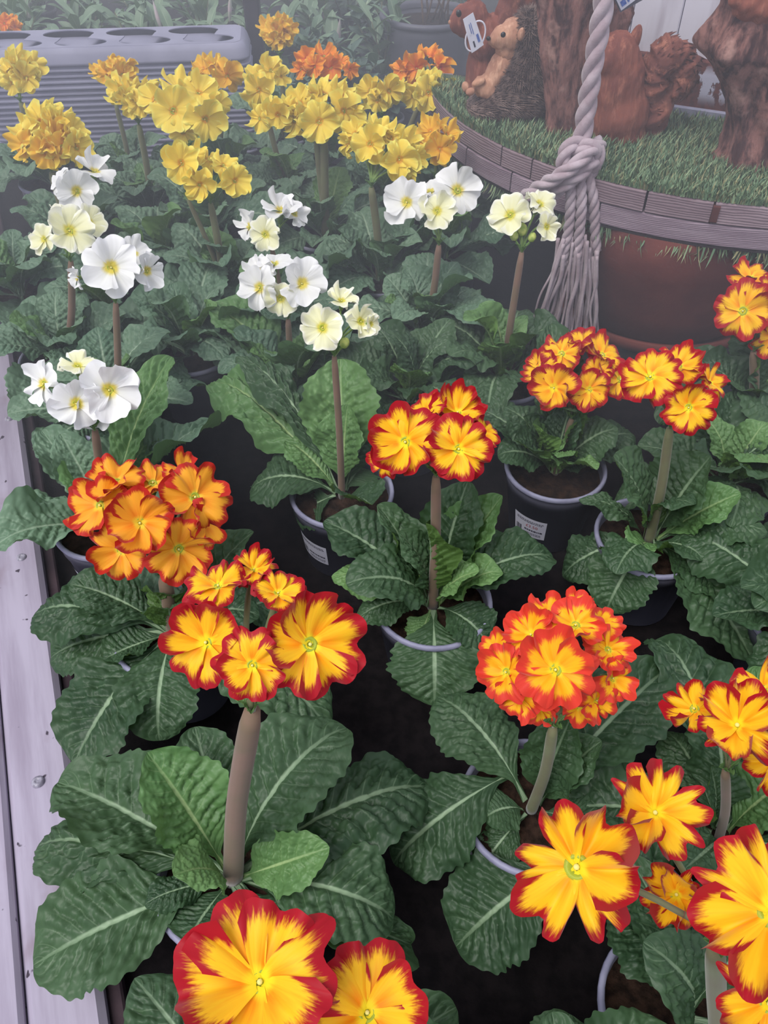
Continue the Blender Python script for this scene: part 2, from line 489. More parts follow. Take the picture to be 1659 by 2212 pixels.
def flower(parent, pos, nrm, R, mk, seed, kind, opening=None):
    r = random.Random(seed)
    fo = obj('flower', CALYX, parent, trs(pos - parent.location, facing(nrm, r.uniform(0, 6.28)), R))
    obj('eye', EYE, fo, Matrix.Diagonal((1.25, 1.25, 1.25, 1)) if kind == 'split' else None)
    lib = {'notch': PETSPEC, 'frill': FRILL, 'round': ROUND, 'split': SPLIT}[kind]
    n = 5 if kind == 'round' or mk == 'pet_amber' else 6
    base_open = r.uniform(4, 15) if opening is None else opening
    for k in range(n):
        a = 2*math.pi*k/n + r.uniform(-.08, .08)
        op = math.radians(base_open + r.uniform(-11, 14))
        s = r.uniform(0.93, 1.07)
        m4 = Matrix.Translation((0, 0, 0.004*k)) @ Matrix.Rotation(a, 4, 'Z') @ Matrix.Rotation(op, 4, 'X') @ Matrix.Rotation(math.radians(r.uniform(8, 20)), 4, 'Y') @ Matrix.Diagonal((s*r.uniform(.94, 1.08), s, r.uniform(.8, 1.3), 1))
        obj('petal', petal_me(lib[r.randrange(len(lib))], mk), fo, m4)
    return fo

# ------------------------------------------------------------------ pot
POT_R, POT_H = 0.065, 0.115
pm = MB()
pm.lathe([(0.0001, 0.004), (0.040, 0.004), (0.044, 0.0), (0.048, 0.004), (0.0595, 0.092), (0.0612, 0.0925), (0.0622, 0.1125), (0.0600, 0.1125), (0.0565, 0.085), (0.045, 0.01)], 44)
POT = pm.mesh('pot', M['pot'])
rm = MB()
rm.lathe([(0.0610, 0.108), (0.0640, 0.1085), (0.0652, 0.1115), (0.0645, 0.1150), (0.0620, 0.1158), (0.0600, 0.1145), (0.0597, 0.110)], 44)
RIM = rm.mesh('rim', M['rim'])
def soil_mesh():
    v, f = [(0, 0, 0.104)], []
    for i in range(1, 9):
        for k in range(28):
            a = 2*math.pi*k/28; rr = 0.0592*i/8
            x, y = rr*math.cos(a), rr*math.sin(a)
            v.append((x, y, 0.099 + 0.006*fbm(x*70, y*70, 1)*(1 if i < 8 else .3) + 0.004*(1-i/8)))
    for k in range(28): f.append((0, 1+k, 1+(k+1) % 28))
    for i in range(7):
        for k in range(28):
            a = 1+i*28+k; b_ = 1+i*28+(k+1) % 28
            f.append((a, a+28, b_+28, b_))
    return mesh('soil', v, f, M['soil'])
SOIL = soil_mesh()

def text_mesh(txt, size, mat, fn, name='lettering'):
    cu = bpy.data.curves.new('tmp_text', 'FONT'); cu.body = txt; cu.size = size; cu.align_x = 'CENTER'; cu.align_y = 'CENTER'
    cu.resolution_u = 2
    o = bpy.data.objects.new('tmp_text', cu); COL.objects.link(o)
    bpy.context.view_layer.update()
    me = bpy.data.meshes.new_from_object(o.evaluated_get(bpy.context.evaluated_depsgraph_get()))
    bpy.data.objects.remove(o); bpy.data.curves.remove(cu)
    bm = bmesh.new(); bm.from_mesh(me)
    bmesh.ops.triangulate(bm, faces=bm.faces)
    for v in bm.verts: v.co = fn(v.co.x, v.co.y)
    bm.to_mesh(me); bm.free()
    me.name = name; me.materials.clear(); me.materials.append(mat)
    return me

def pot_label(pot, az, price, red=True, z0=0.030, z1=0.066, half=0.42, skew=0.0):
    """a price sticker wrapped round the pot wall, azimuth az (radians)"""
    def wall(a, z, out):
        rr = 0.048 + (0.0595-0.048)*(z-0.004)/0.088 + out
        return Vector((rr*math.cos(a), rr*math.sin(a), z))
    def on(u, w, out=0.0009):           # u metres along, w metres up, from the label centre; reads left to right from outside
        z = (z0+z1)/2 + w + skew*u
        return wall(az + u/0.054, z, out)
    W, Hh = half*0.054, (z1-z0)/2
    v, f = [], []
    n = 14
    for i in range(n):
        for w in (-Hh, Hh):
            v.append(on(-W + 2*W*i/(n-1), w, 0.0006))
    lab = obj('price_label', mesh('price_label', v, grid_faces(n, 2), M['label']), pot)
    lab['label'] = 'white price sticker'
    if price: obj('price', text_mesh(price, 0.0075, M['ink_red' if red else 'ink'], lambda x, y: on(x+0.004, y+0.003), 'price'), lab)
    k = MB()
    def dash(u0, u1, w0, w1):
        k.add([on(u0, w0), on(u1, w0), on((u1), w1), on(u0, w1)], [(0, 1, 2, 3)])
    rr = random.Random(int(az*100))
    for w, h in ((0.012, 0.0012), (0.0095, 0.0012), (-0.006, 0.0026), (-0.011, 0.001), (-0.0135, 0.001)):
        u = -0.006 if w < 0.005 else -W*0.8
        while u < W*0.75:
            l = rr.uniform(0.0012, 0.004); dash(u, min(u+l, W*0.85), w, w+h); u += l + 0.0008
    for i in range(8): dash(-W*0.85+i*0.0011, -W*0.85+i*0.0011+rr.choice((.0004, .0008)), -0.012, -0.002)
    me = k.mesh('print', M['ink'], False)
    o = obj('print', me, lab); o['kind'] = 'stuff'

# ------------------------------------------------------------------ a potted primrose
PLANTS = []
LEAN = {}
def primrose(label, group, base, heads, mk, leaves=(), auto=12, seed=0, kind='notch', leafmk='leaf', stemmk='stem', lab=None, alen=(0.115, 0.165), buds=(), yhead=0.0):
    r = random.Random(seed*101+7)
    if len(base) == 2 and max(abs(base[0]), abs(base[1])) > 3:
        P = at_z(base[0], base[1], 0.112)
    else:
        P = Vector((base[0], base[1], 0.112))
    root = thing('potted_primrose', label, 'potted plant', (P.x, P.y, 0), group)
    PLANTS.append((root, P.x, P.y))
    q = Matrix.Rotation(r.uniform(0, 6), 4, 'Z')
    po = obj('pot', POT, root); obj('rim', RIM, po)
    obj('soil', SOIL, root, q)
    if lab: pot_label(po, *lab)
    crown = Vector((P.x, P.y, 0.108))
    # leaves read from the photograph: tip pixel, tip height, width in pixels, young, roll
    for i, lf in enumerate(leaves):
        tx, ty, tz, wpx = lf[:4]
        young = lf[4] if len(lf) > 4 else 0
        roll = lf[5] if len(lf) > 5 else r.uniform(-.15, .15)
        var = lf[6] if len(lf) > 6 else r.randrange(len(LEAFSPEC))
        tip = at_z(tx, ty, tz)
        d = (tip - crown); flat = Vector((d.x, d.y, 0))
        bs = crown + (flat.normalized() * 0.008 if flat.length > 1e-3 else Vector((0, 0, 0)))
        if len(lf) > 7: bs = at_z(lf[7][0], lf[7][1], 0.115)
        put_leaf(root, bs, tip, wpx*depth((bs+tip)/2)/F, 'leaf_young' if young else leafmk, var, roll)
    a0 = r.uniform(0, 6.28)
    auto = int(auto*1.3)
    for i in range(auto):
        f = i/max(1, auto-1)                          # 0 outermost .. 1 innermost
        az = a0 + i*2.399 + r.uniform(-.25, .25)
        L = r.uniform(*alen) * (1 - 0.30*f)
        el = math.radians(-6 + 74*f**0.95 + r.uniform(-9, 9))
        bs = crown + Vector((math.cos(az), math.sin(az), 0))*0.008
        tip = bs + Vector((math.cos(az)*math.cos(el), math.sin(az)*math.cos(el), math.sin(el)))*L
        tip.z = max(tip.z, 0.05)
        put_leaf(root, bs, tip, L*r.uniform(0.48, 0.62), 'leaf_young' if (f > 0.8 and r.random() < .5) else leafmk, r.randrange(len(LEAFSPEC)), r.uniform(-.25, .25))
    for hi, hd in enumerate(heads):
        sx, sy, sw, fl = hd[:4]
        pm_ = hd[4] if len(hd) > 4 else mk
        off = hd[5] if len(hd) > 5 else Vector((0, 0, 0))
        top = at_y(sx, sy, P.y + yhead + (hd[6] if len(hd) > 6 else 0))
        d0 = depth(top)
        bs = crown + Vector((0.006*hi, 0.004*hi, -0.006)) + off
        rad = sw*(0.88 if kind in ('round', 'frill') else 1.0)*d0/F
        mid = (bs+top)/2 + Vector((r.uniform(-.004, .004), r.uniform(-.006, .006), 0))
        pts = spline([bs, mid, top], 7)
        n = len(pts)
        stalk = obj('stalk', mesh('stalk', *tube([p - root.location for p in pts], [rad*(1.12-0.18*i/n)*(1 if i < n-2 else (.95 if i == n-2 else .7)) for i in range(n)], 12), M[stemmk]), root)
        hx = sum(f_[0] for f_ in fl)/len(fl); hy = sum(f_[1] for f_ in fl)/len(fl)
        for k, f_ in enumerate(fl):
            x, y, rp = f_[:3]
            tx = f_[3] if len(f_) > 3 and f_[3] is not None else max(-1.1, min(1.1, 0.55*(x-hx)/rp))
            ty = f_[4] if len(f_) > 4 and f_[4] is not None else max(-.7, min(1.2, 0.6*(hy-y)/rp + 0.25))
            dd = f_[5] if len(f_) > 5 and f_[5] is not None else 0.0
            fm = f_[6] if len(f_) > 6 and f_[6] else pm_
            op = f_[7] if len(f_) > 7 else None
            d = d0 - 0.022 + dd + 0.30*math.hypot(x-hx, (y-hy)*0.6)*d0/F + 0.012*max(0, ty)
            pos = at_d(x, y, d)
            nrm = (-ray(x, y)).normalized() + CAM_R*tx + CAM_U*ty
            R = rp*d/F
            nn = nrm.normalized()
            flower(root, pos, nn, R, fm, seed*1000 + hi*100 + k, kind, op)
            back = pos - nn*R*0.55
            c1 = top + Vector((0, 0, 0.3*(back-top).length + 0.003))
            c2 = back - nn*0.35*(back-top).length
            pp = [((1-u)**3)*top + 3*u*(1-u)**2*c1 + 3*u*u*(1-u)*c2 + u**3*back for u in [j/6 for j in range(7)]]
            pr = max(0.0011, min(0.0022, rad*0.3))
            obj('pedicel', mesh('pedicel', *tube([p - root.location for p in pp], pr, 6), M['calyx'] if kind in ('round', 'frill') else M['stem_green']), root)
        # a few small bracts where the pedicels meet
        for j in range(4):
            a = j*1.57 + r.uniform(-.4, .4)
            tip = top + Vector((math.cos(a)*0.010, math.sin(a)*0.010, 0.012))
            put_leaf(root, top - Vector((0, 0, 0.002)), tip, 0.005, 'leaf_young', 2, 0, 'bract')
        for (x, y, rp) in (buds if hi == 0 else ()):
            pos = at_d(x, y, d0 - 0.012)
            R = rp*d0/F
            v, f2 = lathe([(0.05*R, -1.3*R), (0.75*R, -0.9*R), (0.95*R, -0.1*R), (0.8*R, 0.55*R), (0.35*R, 1.0*R), (0.02*R, 1.15*R)], 10)
            dirn = (pos - top + Vector((0, 0, 0.01)))
            obj('bud', mesh('bud', v, f2, M['bud']), root, trs(pos - root.location, facing(dirn), 1))
            obj('pedicel', mesh('pedicel', *tube([top - root.location, (top+pos)/2 - root.location, pos - dirn.normalized()*R - root.location], 0.0012, 6), M['calyx']), root)
    return root

def put_leaf(root, bs, tip, width, mk, var, roll, name='leaf'):
    d = tip - bs; L = d.length
    up = Vector((0, 0, 1))
    flat = Vector((d.x, d.y, 0))
    if flat.length < 0.3*L:                       # nearly upright leaves show their face outwards/upwards
        up = up - (flat.normalized() if flat.length > 1e-5 else Vector((0, 1, 0)))*0.8
    rot = frame(d, up, roll)
    return obj(name, leaf_me(var, mk), root, trs(bs - root.location, rot, (width, L, L)))

# ------------------------------------------------------------------ the primroses, nearest first
GR = 'red-edged potted primroses on the bench'
GW = 'white potted primroses on the bench'
GY = 'yellow potted primroses on the bench'
LB = math.radians
primrose('red-edged primrose on a thick tawny stalk, its three largest faces held in a ring', GR, (500, 1890),
    [(545, 1535, 27, [(447, 1388, 96, -.5, .05), (545, 1437, 82, -.02, -.08, -.012), (668, 1392, 116, .28, .05, -.004), (472, 1268, 72, -.4, 1.3, .02), (600, 1283, 62, .3, 1.0, .022), (548, 1232, 52, .4, 1.6, .03)])],
    'pet_red', [(72, 2085, .085, 250, 0, -.1, 0), (125, 1690, .13, 215, 0, .1, 2), (80, 1830, .075, 190, 0, 0, 1), (318, 1625, .205, 190, 1, .1, 5), (748, 1572, .18, 225, 0, -.1, 3),
                (420, 1570, .165, 160, 0, .1, 0), (712, 1830, .165, 130, 1, .5, 2), (405, 2035, .125, 175, 0, .5, 5), (930, 1700, .11, 235, 0, -.1, 1), (850, 1985, .10, 210, 0, 0, 3),
                (312, 1955, .12, 80, 0, 0, 4), (888, 2040, .06, 120, 0, .3, 6), (640, 2080, .06, 180, 0, 0, 7), (560, 2120, .05, 170, 0, 0, 1)], 3, 1, alen=(.11, .14), lab=(LB(200), '', True))
primrose('amber primrose with rust-red petal tips, a dense round head above a grey pot rim', GR, (375, 1360),
    [(355, 1245, 16, [(302, 1130, 82, 0, .02, -.022), (420, 1075, 80, .4, .3, -.005), (218, 1092, 74, -.6, .1), (262, 1188, 70, -.4, -.35), (385, 1185, 76, .25, -.4, -.01), (330, 1045, 68, .1, 1.1, .012), (252, 1042, 64, -.5, .8), (402, 1030, 58, .4, 1.1, .015), (440, 1130, 56, .8, -.1)])],
    'pet_amber', [(72, 1330, .10, 175, 0, 0, 1), (160, 1650, .075, 215, 0, .1, 0), (222, 1425, .115, 120, 0, .2, 5), (548, 1148, .19, 105, 0, 0, 2), (345, 1600, .085, 175, 0, 0, 3), (715, 1580, .10, 180, 0, -.1, 1), (330, 1280, .19, 110, 0, 0, 2), (560, 1330, .14, 130, 0, 0, 3), (110, 1420, .07, 160), (470, 1250, .19, 100)], 3, 2, lab=(LB(248), '4.99', False, .018, .054))
primrose('red-edged primrose with two bright faces side by side on a slender stalk', GR, (935, 1300),
    [(942, 1030, 12, [(876, 955, 82, -.18, .02, -.008), (990, 970, 76, .18, .0, -.014), (988, 893, 62, .15, 1.0, .02), (922, 893, 52, -.2, 1.1, .02), (1042, 935, 44, 1.0, .5, .015), (835, 990, 44, -1.0, -.3, .01)])],
    'pet_red', [(700, 1125, .175, 165, 0, .1, 0), (716, 1245, .135, 110, 1, 0, 1), (770, 1340, .11, 100, 0, 0, 7), (1010, 1040, .215, 130, 0, 0, 2), (1085, 1070, .21, 120, 1, -.1, 5), (1085, 1235, .165, 95, 1, .2, 8), (1195, 1205, .145, 125, 0, .1, 3),
                (938, 1525, .075, 195, 0, 0, 1), (1052, 1395, .10, 120, 0, 0, 3), (905, 1395, .10, 80, 1, 0, 4), (815, 1090, .21, 90, 0, 0, 2), (920, 1130, .24, 80, 0, 0, 5), (860, 1150, .21, 90, 0, 0, 9)], 3, 3)
primrose('coral-edged primrose with a full dome of overlapping flowers', GR, (1150, 1740),
    [(1195, 1570, 13, [(1200, 1447, 92, 0, .02, -.024), (1243, 1352, 70, .1, .6, -.004), (1148, 1372, 66, -.4, .5), (1095, 1452, 66, -.8, 0), (1312, 1405, 60, .7, .3), (1322, 1465, 58, .8, -.1), (1288, 1512, 52, .55, -.5), (1122, 1508, 50, -.55, -.4), (1185, 1328, 50, -.1, 1.1, .01), (1298, 1350, 52, .6, .8, .01), (1250, 1525, 46, .2, -.6, .012), (1165, 1528, 44, -.2, -.6, .012), (1075, 1400, 44, -.9, .4, .012), (1240, 1318, 44, .1, 1.3, .018)])],
    'pet_coral', [(945, 1505, .13, 185, 0, .1, 1), (850, 1865, .060, 195, 0, -.1, 7, (1115, 1668)), (1046, 1770, .115, 120, 0, .2, 3), (1445, 1440, .17, 200, 0, 0, 0), (1235, 1545, .21, 130, 0, .1, 5), (985, 2045, .05, 230, 0, 0, 0, (1225, 1850)), (1035, 1885, .08, 110, 0, 0, 1), (1300, 1600, .19, 120, 0, 0, 2), (1290, 1800, .12, 130)], 0, 4, 'notch', 'leaf', 'stem_green', lab=(LB(215), '', True))
primrose('red-edged primrose with a crowded bunch of flowers over a dark pot with a red-priced sticker', GR, (1200, 1010),
    [(1235, 905, 8, [(1197, 838, 58, -.15, 0, -.01), (1272, 842, 50, .1, 0, -.006), (1213, 765, 50, -.1, .6, .0), (1300, 768, 50, .4, .7), (1338, 820, 50, .6, .15), (1168, 795, 42, -.7, .4), (1258, 745, 44, .1, 1.1, .01), (1290, 805, 38, .2, .3)])],
    'pet_red', [(1190, 700, .25, 110, 0, 0, 2), (1090, 880, .17, 110, 0, 0, 1), (1285, 910, .16, 120, 1, .3, 0), (1075, 985, .13, 120, 0, 0, 3), (1030, 880, .15, 110, 0, 0, 0), (1160, 960, .15, 60, 1, 0, 5), (1370, 940, .13, 120, 0, 0, 1), (1240, 860, .21, 80, 0, 0, 9), (1130, 900, .18, 80), (1150, 915, .19, 70, 1), (1255, 905, .19, 80, 1), (1205, 880, .22, 80), (1270, 1000, .125, 70), (1335, 925, .17, 120), (1290, 1015, .15, 70, 1), (1110, 950, .18, 90), (1175, 990, .16, 60, 1), (1230, 985, .17, 60, 1)], 0, 5, lab=(LB(234), '£3.50', True))
primrose('red-edged primrose with a leaning olive stalk and a broad low leaf reaching over its pot', GR, (1405, 1160),
    [(1447, 925, 11, [(1405, 815, 68, -.1, .45, -.008), (1487, 880, 58, .12, -.1, -.014), (1465, 792, 58, .3, 1.0, .01), (1532, 828, 44, .9, .6, .008)])],
    'pet_red', [(1325, 985, .22, 175, 0, 0, 0), (1535, 985, .225, 160, 0, 0, 5), (1600, 1065, .19, 100, 1, .4, 2), (1375, 1195, .13, 90, 1, 0, 8), (1330, 1240, .14, 120, 0, .2, 4), (1625, 1425, .075, 190, 0, 0, 0), (1658, 1150, .15, 130, 0, 0, 1), (1310, 1320, .07, 140, 0, 0, 3), (1215, 1245, .06, 130, 0, 0, 1), (1520, 1210, .14, 110), (1500, 1090, .2, 90), (1580, 1300, .1, 140), (1250, 1080, .16, 70)], 0, 6, 'notch', 'leaf', 'stem_green')
primrose('red-edged primrose standing closest to the terracotta pot, cropped by the edge of the view', GR, (1625, 885),
    [(1628, 760, 10, [(1605, 672, 66, -.1, .02, -.01), (1622, 603, 50, .05, .9, .01), (1668, 725, 48, .4, -.2), (1664, 640, 52, .7, .4)])],
    'pet_red', [(1575, 940, .12, 120), (1600, 1000, .09, 150), (1660, 1010, .08, 140)], 9, 7)
primrose('red-edged primrose with curled crimson petals on a thin brown stalk', GR, (1560, 1800),
    [(1567, 1665, 11, [(1592, 1568, 112, .05, .25, -.01, None, 26), (1502, 1532, 66, -1.0, .6, .004, None, 10), (1675, 1640, 84, .6, -.3), (1645, 1490, 70, .4, 1.1, .012)])],
    'pet_rim', [(1410, 1385, .13, 165, 0, .1, 3), (1440, 1580, .12, 130, 0, 0, 1), (1640, 1440, .16, 120, 1), (1640, 1700, .13, 150)], 6, 8, 'split', yhead=-.02)
primrose('red-edged primrose with five very large blooms on arching stalks over a pale-rimmed pot', GR, (1480, 2190),
    [(1545, 2045, 24, [(1247, 1873, 152, -.15, .02, -.03, None, 14), (1415, 1757, 114, .05, .2, .01, None, 24), (1462, 1932, 88, -.1, -.05, .03, None, 30), (1668, 1970, 190, .12, .05, -.06, None, 16), (1660, 2165, 130, .2, -.3, -.035)], 'pet_rim', Vector((.022, -.028, 0)))],
    'pet_red', [(1392, 2230, .05, 240, 0, -.1, 1), (1330, 1960, .13, 170, 0, 0, 3), (1500, 2290, .06, 180), (1640, 1820, .15, 180), (1360, 1860, .16, 120)], 4, 9, 'split', 'leaf', 'stem_green', yhead=-.022)
primrose('red-edged primrose with two huge velvety blooms cut by the bottom of the view', GR, (-.085, .095),
    [(640, 2330, 20, [(562, 2122, 180, -.08, .1, -.02, None, 16), (792, 2188, 140, .15, .12, .0, None, 18)])],
    'pet_red', [(985, 2175, .10, 180, 0, 0, 0)], 5, 10, yhead=-.005, lab=(LB(138), '', True, .07, .105))
primrose('flowerless primrose with dark leaves peeping up at the bottom of the view', GR, (.105, .090), [], 'pet_red', [(1230, 2190, .10, 170, 0, 0, 0), (1130, 2230, .08, 150)], 5, 21)
primrose('leafy primrose without flowers beside the broad low leaf', GR, (.455, .545), [], 'pet_red', [(1540, 1330, .15, 130), (1600, 1270, .19, 120)], 9, 22)
primrose('leafy primrose without flowers between the olive stalk and the terracotta pot', GR, (.43, .765), [], 'pet_red', [], 11, 23)

W, CR = 'pet_white', 'pet_cream'
primrose('white primrose with four open faces over a pale grey pot beside the rail', GW, (235, 1125),
    [(205, 930, 11, [(235, 843, 68, .1, .02, -.014), (165, 872, 58, -.1, -.05, -.01), (96, 830, 52, -1.0, .1, .0), (168, 792, 42, -.1, 1.1, .012, CR), (205, 880, 50, .1, -.5, .008)])],
    W, [(5, 1120, .115, 110, 0, 0, 1), (370, 770, .22, 110, 1, 0, 0), (335, 930, .16, 100, 1, 0, 2), (170, 985, .14, 50, 1, 0, 5), (470, 920, .15, 120), (90, 930, .17, 100)], 5, 31, 'round', 'leaf_grey_hazed', lab=(LB(215), '', True))
primrose('white primrose with one large yellow-eyed face and nodding side flowers', GW, (-.372, .905),
    [(250, 655, 9, [(240, 578, 66, 0, .05, -.012), (316, 585, 40, 1.3, -.1, .0), (168, 600, 26, -1.3, -.3, .01), (288, 548, 40, .6, .9, .01)])],
    W, [], 13, 32, 'round', 'leaf_grey_hazed')
primrose('cream primrose with a flat-topped head on a purplish stalk', GW, (-.475, 1.03),
    [(153, 565, 9, [(150, 500, 56, 0, .35, -.01, CR), (97, 517, 34, -.9, .1), (192, 482, 38, .6, .7, .01), (140, 470, 36, 0, 1.1, .012)])],
    CR, [], 13, 33, 'round', 'leaf_grey_hazed')
primrose('white primrose just below the golden cluster, its top flower seen from the side', GW, (-.43, 1.165),
    [(168, 465, 8, [(165, 413, 46, -.1, .05, -.01), (205, 373, 46, .3, 1.4, .005), (135, 395, 32, -.9, .5)])],
    W, [], 12, 34, 'round', 'leaf_grey_hazed')
primrose('white primrose with a wide open flower and a sideways one above a round leaf', GW, (-.125, .966),
    [(622, 690, 8, [(652, 613, 55, .1, .1, -.012), (562, 622, 50, -.7, .05, -.002), (592, 572, 42, -.1, 1.2, .012), (606, 645, 38, -.1, -.2, .0, CR), (560, 590, 36, -.7, .6, .01)])],
    W, [(455, 655, .19, 120, 1, 0, 0), (395, 700, .15, 110)], 11, 35, 'round', 'leaf_grey_hazed')
primrose('cream primrose with ruffled flowers on a straight plum stalk before a big round leaf', GW, (738, 1062),
    [(722, 770, 9, [(697, 708, 50, -.1, .1, -.012), (778, 695, 40, .7, .2), (738, 652, 38, .1, 1.1, .008), (800, 700, 26, 1.2, .0)])],
    CR, [(735, 775, .23, 165, 1, 0, 5), (455, 830, .15, 130, 1, 0, 4), (510, 770, .20, 90), (820, 900, .16, 120), (540, 1060, .10, 170), (620, 950, .15, 100, 1), (780, 1010, .12, 130), (640, 1120, .08, 150)], 3, 36, 'round', 'leaf', lab=(LB(226), '', True), buds=((745, 740, 11),))
primrose('white primrose with flowers held in two tiers, growing among the dark leaves', GW, (-.155, 1.115),
    [(588, 540, 8, [(607, 457, 48, .1, 1.2, .0), (574, 507, 38, -.1, .1, -.01, CR), (540, 490, 32, -1.1, .5), (635, 462, 34, .9, .7)])],
    W, [(740, 560, .14, 150)], 11, 37, 'round', 'leaf_grey_hazed')
primrose('white primrose with three flowers at the tip of a tall leaning stalk', GW, (.061, 1.10),
    [(948, 530, 9, [(880, 437, 52, -.4, .05, -.005), (988, 412, 54, .25, .3, -.005), (944, 457, 42, 0, .3, -.012, CR), (930, 415, 34, -.2, 1.1, .012)])],
    W, [], 14, 38, 'round', 'leaf_grey_hazed')
primrose('cream primrose with unopened buds on a long bare stalk beside the frayed rope', GW, (.172, .985),
    [(1127, 545, 9, [(1103, 465, 48, -.2, .35, -.006), (1165, 442, 42, .5, 1.0, .006), (1180, 490, 30, .7, -.1, -.002)])],
    CR, [(1000, 690, .22, 70, 1), (1140, 690, .20, 80, 1), (990, 800, .12, 120)], 10, 39, 'round', 'leaf', 'stem', buds=((1128, 495, 12), (1150, 512, 9), (1110, 508, 10)))
for k, (x, y, lb) in enumerate(((.035, .935, 'leafy primrose without flowers behind the red-edged pair of faces'), (-.29, 1.05, 'leafy primrose without flowers behind the large yellow-eyed white face'),
        (-.375, 1.30, 'leafy primrose without flowers in front of the big butter-yellow head'), (-.60, 1.22, 'leafy primrose without flowers close to the rail behind the cream head'), (-.245, .80, 'leafy primrose without flowers between two white ones, over a black gap'), (.30, 1.02, 'leafy primrose without flowers tucked under the rope end'))):
    if k in (4, 5): continue
    primrose(lb, GW, (x, y), [], W, [], 12, 41+k, 'round', 'leaf_grey_hazed' if k != 0 else 'leaf')

Y, G, O = 'pet_yellow', 'pet_gold', 'pet_orange'
def cl(hx, hy, rx, ry, n, rp, seed):
    r = random.Random(seed); out = []
    for i in range(n):
        a = i*2.399 + r.uniform(-.3, .3); q = math.sqrt((i+.3)/n)
        out.append((hx + rx*q*math.cos(a), hy + ry*q*math.sin(a), rp*r.uniform(.85, 1.15)))
    return out
primrose('yellow primrose at the end of the tray stack, partly out of view', GY, (-.668, 1.65), [(45, 222, 9, cl(42, 150, 38, 32, 7, 30, 1))], Y, [], 11, 51, 'frill', 'leaf_grey_hazed', 'stem_green')
primrose('golden-yellow primrose with a broad dome right above a white flower', GY, (-.53, 1.335), [(112, 372, 11, [f_ if i_ % 3 else f_ + (None, None, None, G) for i_, f_ in enumerate(cl(112, 297, 74, 44, 11, 38, 2))])], Y, [], 12, 52, 'frill', 'leaf_grey_hazed', 'stem_green')
primrose('golden primrose with a small head against the ridged tray stack', GY, (-.505, 1.645), [(250, 225, 6, cl(245, 153, 32, 20, 6, 24, 3), G)], G, [], 10, 53, 'frill', 'leaf_grey_hazed', 'stem_green')
primrose('yellow primrose with a loose arching head in front of the small golden one', GY, (-.437, 1.505), [(300, 270, 8, cl(288, 208, 50, 26, 9, 28, 4))], Y, [], 11, 54, 'frill', 'leaf_grey_hazed', 'stem_green')
primrose('butter-yellow primrose with the largest petals of the yellow rows', GY, (-.320, 1.42),
    [(410, 320, 9, [(375, 240, 50, -.15, .1, -.015), (442, 258, 46, .25, -.05, -.012), (430, 203, 42, .2, .8, .005), (383, 190, 40, -.1, 1.1, .008), (335, 215, 36, -.8, .4), (470, 230, 32, .9, .3), (395, 285, 34, 0, -.5)])], Y, [], 11, 55, 'round', 'leaf_grey_hazed', 'stem_green')
primrose('yellow primrose with a low ragged head and two stalks, standing forward of its row', GY, (-.262, 1.215),
    [(455, 440, 9, [(432, 398, 36, -.1, -.1, -.01), (507, 390, 36, .4, -.1, -.008), (482, 358, 30, .3, .7), (450, 345, 30, 0, .9, .005)]), (406, 430, 6, [(392, 352, 44, -.2, .1, -.005), (420, 335, 26, .3, 1.0)])], Y, [], 12, 56, 'frill', 'leaf_grey_hazed', 'stem_green')
primrose('orange-tinged golden primrose in front of the tray stack corner', GY, (-.325, 1.64), [(478, 225, 7, [(490, 165, 36, .1, .1), (440, 150, 28, -.4, .6), (432, 175, 24, -.8, 0), (470, 145, 26, 0, 1.0)], G)], G, [], 10, 57, 'frill', 'leaf_grey_hazed', 'stem_green')
primrose('yellow primrose with two heads stacked one above the other near the black post', GY, (-.185, 1.575), [(572, 232, 7, [(585, 153, 32, .2, .4), (606, 165, 24, .8, 0), (560, 195, 38, -.1, 0, -.01), (550, 165, 24, -.6, .5)])], Y, [], 10, 58, 'frill', 'leaf_grey_hazed', 'stem_green')
primrose('yellow primrose with the fullest head of its rows on paired straight stalks', GY, (-.106, 1.42),
    [(700, 300, 11, [(690, 262, 44, -.05, .0, -.015), (650, 225, 38, -.4, .4), (740, 240, 44, .4, .1, -.005), (700, 205, 38, 0, 1.0), (738, 207, 32, .5, .9), (770, 250, 26, 1.0, 0), (637, 262, 32, -.7, 0), (672, 205, 30, -.3, 1.0)]), (683, 300, 8, [(600, 248, 34, -.1, .1), (562, 256, 30, -.7, .1), (585, 235, 26, -.2, 1.0), (625, 240, 26, .3, .5)])], Y, [], 11, 59, 'frill', 'leaf_grey_hazed', 'stem_green')
primrose('yellow primrose with a wide trailing head beside the timber platform', GY, (-.007, 1.27),
    [(802, 405, 10, [(800, 312, 42, -.1, .1, -.01), (768, 290, 34, -.6, .5), (822, 280, 34, .1, 1.0), (752, 312, 26, -1.0, 0), (862, 345, 44, .2, -.1, -.012), (880, 312, 34, .5, .6), (897, 342, 30, .9, 0), (845, 302, 32, .3, .8), (870, 375, 28, .3, -.5)])], Y, [], 12, 60, 'frill', 'leaf_grey_hazed', 'stem_green')
primrose('golden primrose pressed against the timber platform edge', GY, (.105, 1.345), [(940, 385, 7, [(950, 322, 38, .1, 0), (930, 285, 34, -.2, .7), (965, 292, 32, .4, .6), (915, 315, 24, -.8, .1)], G)], G, [], 10, 61, 'frill', 'leaf_grey_hazed', 'stem_green')
primrose('yellow primrose with a small twin head in front of the big black pot', GY, (-.015, 1.555), [(825, 255, 6, [(800, 197, 30, -.3, .1), (840, 197, 34, .2, .1), (815, 218, 24, -.1, -.4), (852, 182, 22, .5, .8)])], Y, [], 10, 62, 'frill', 'leaf_grey_hazed', 'stem_green')
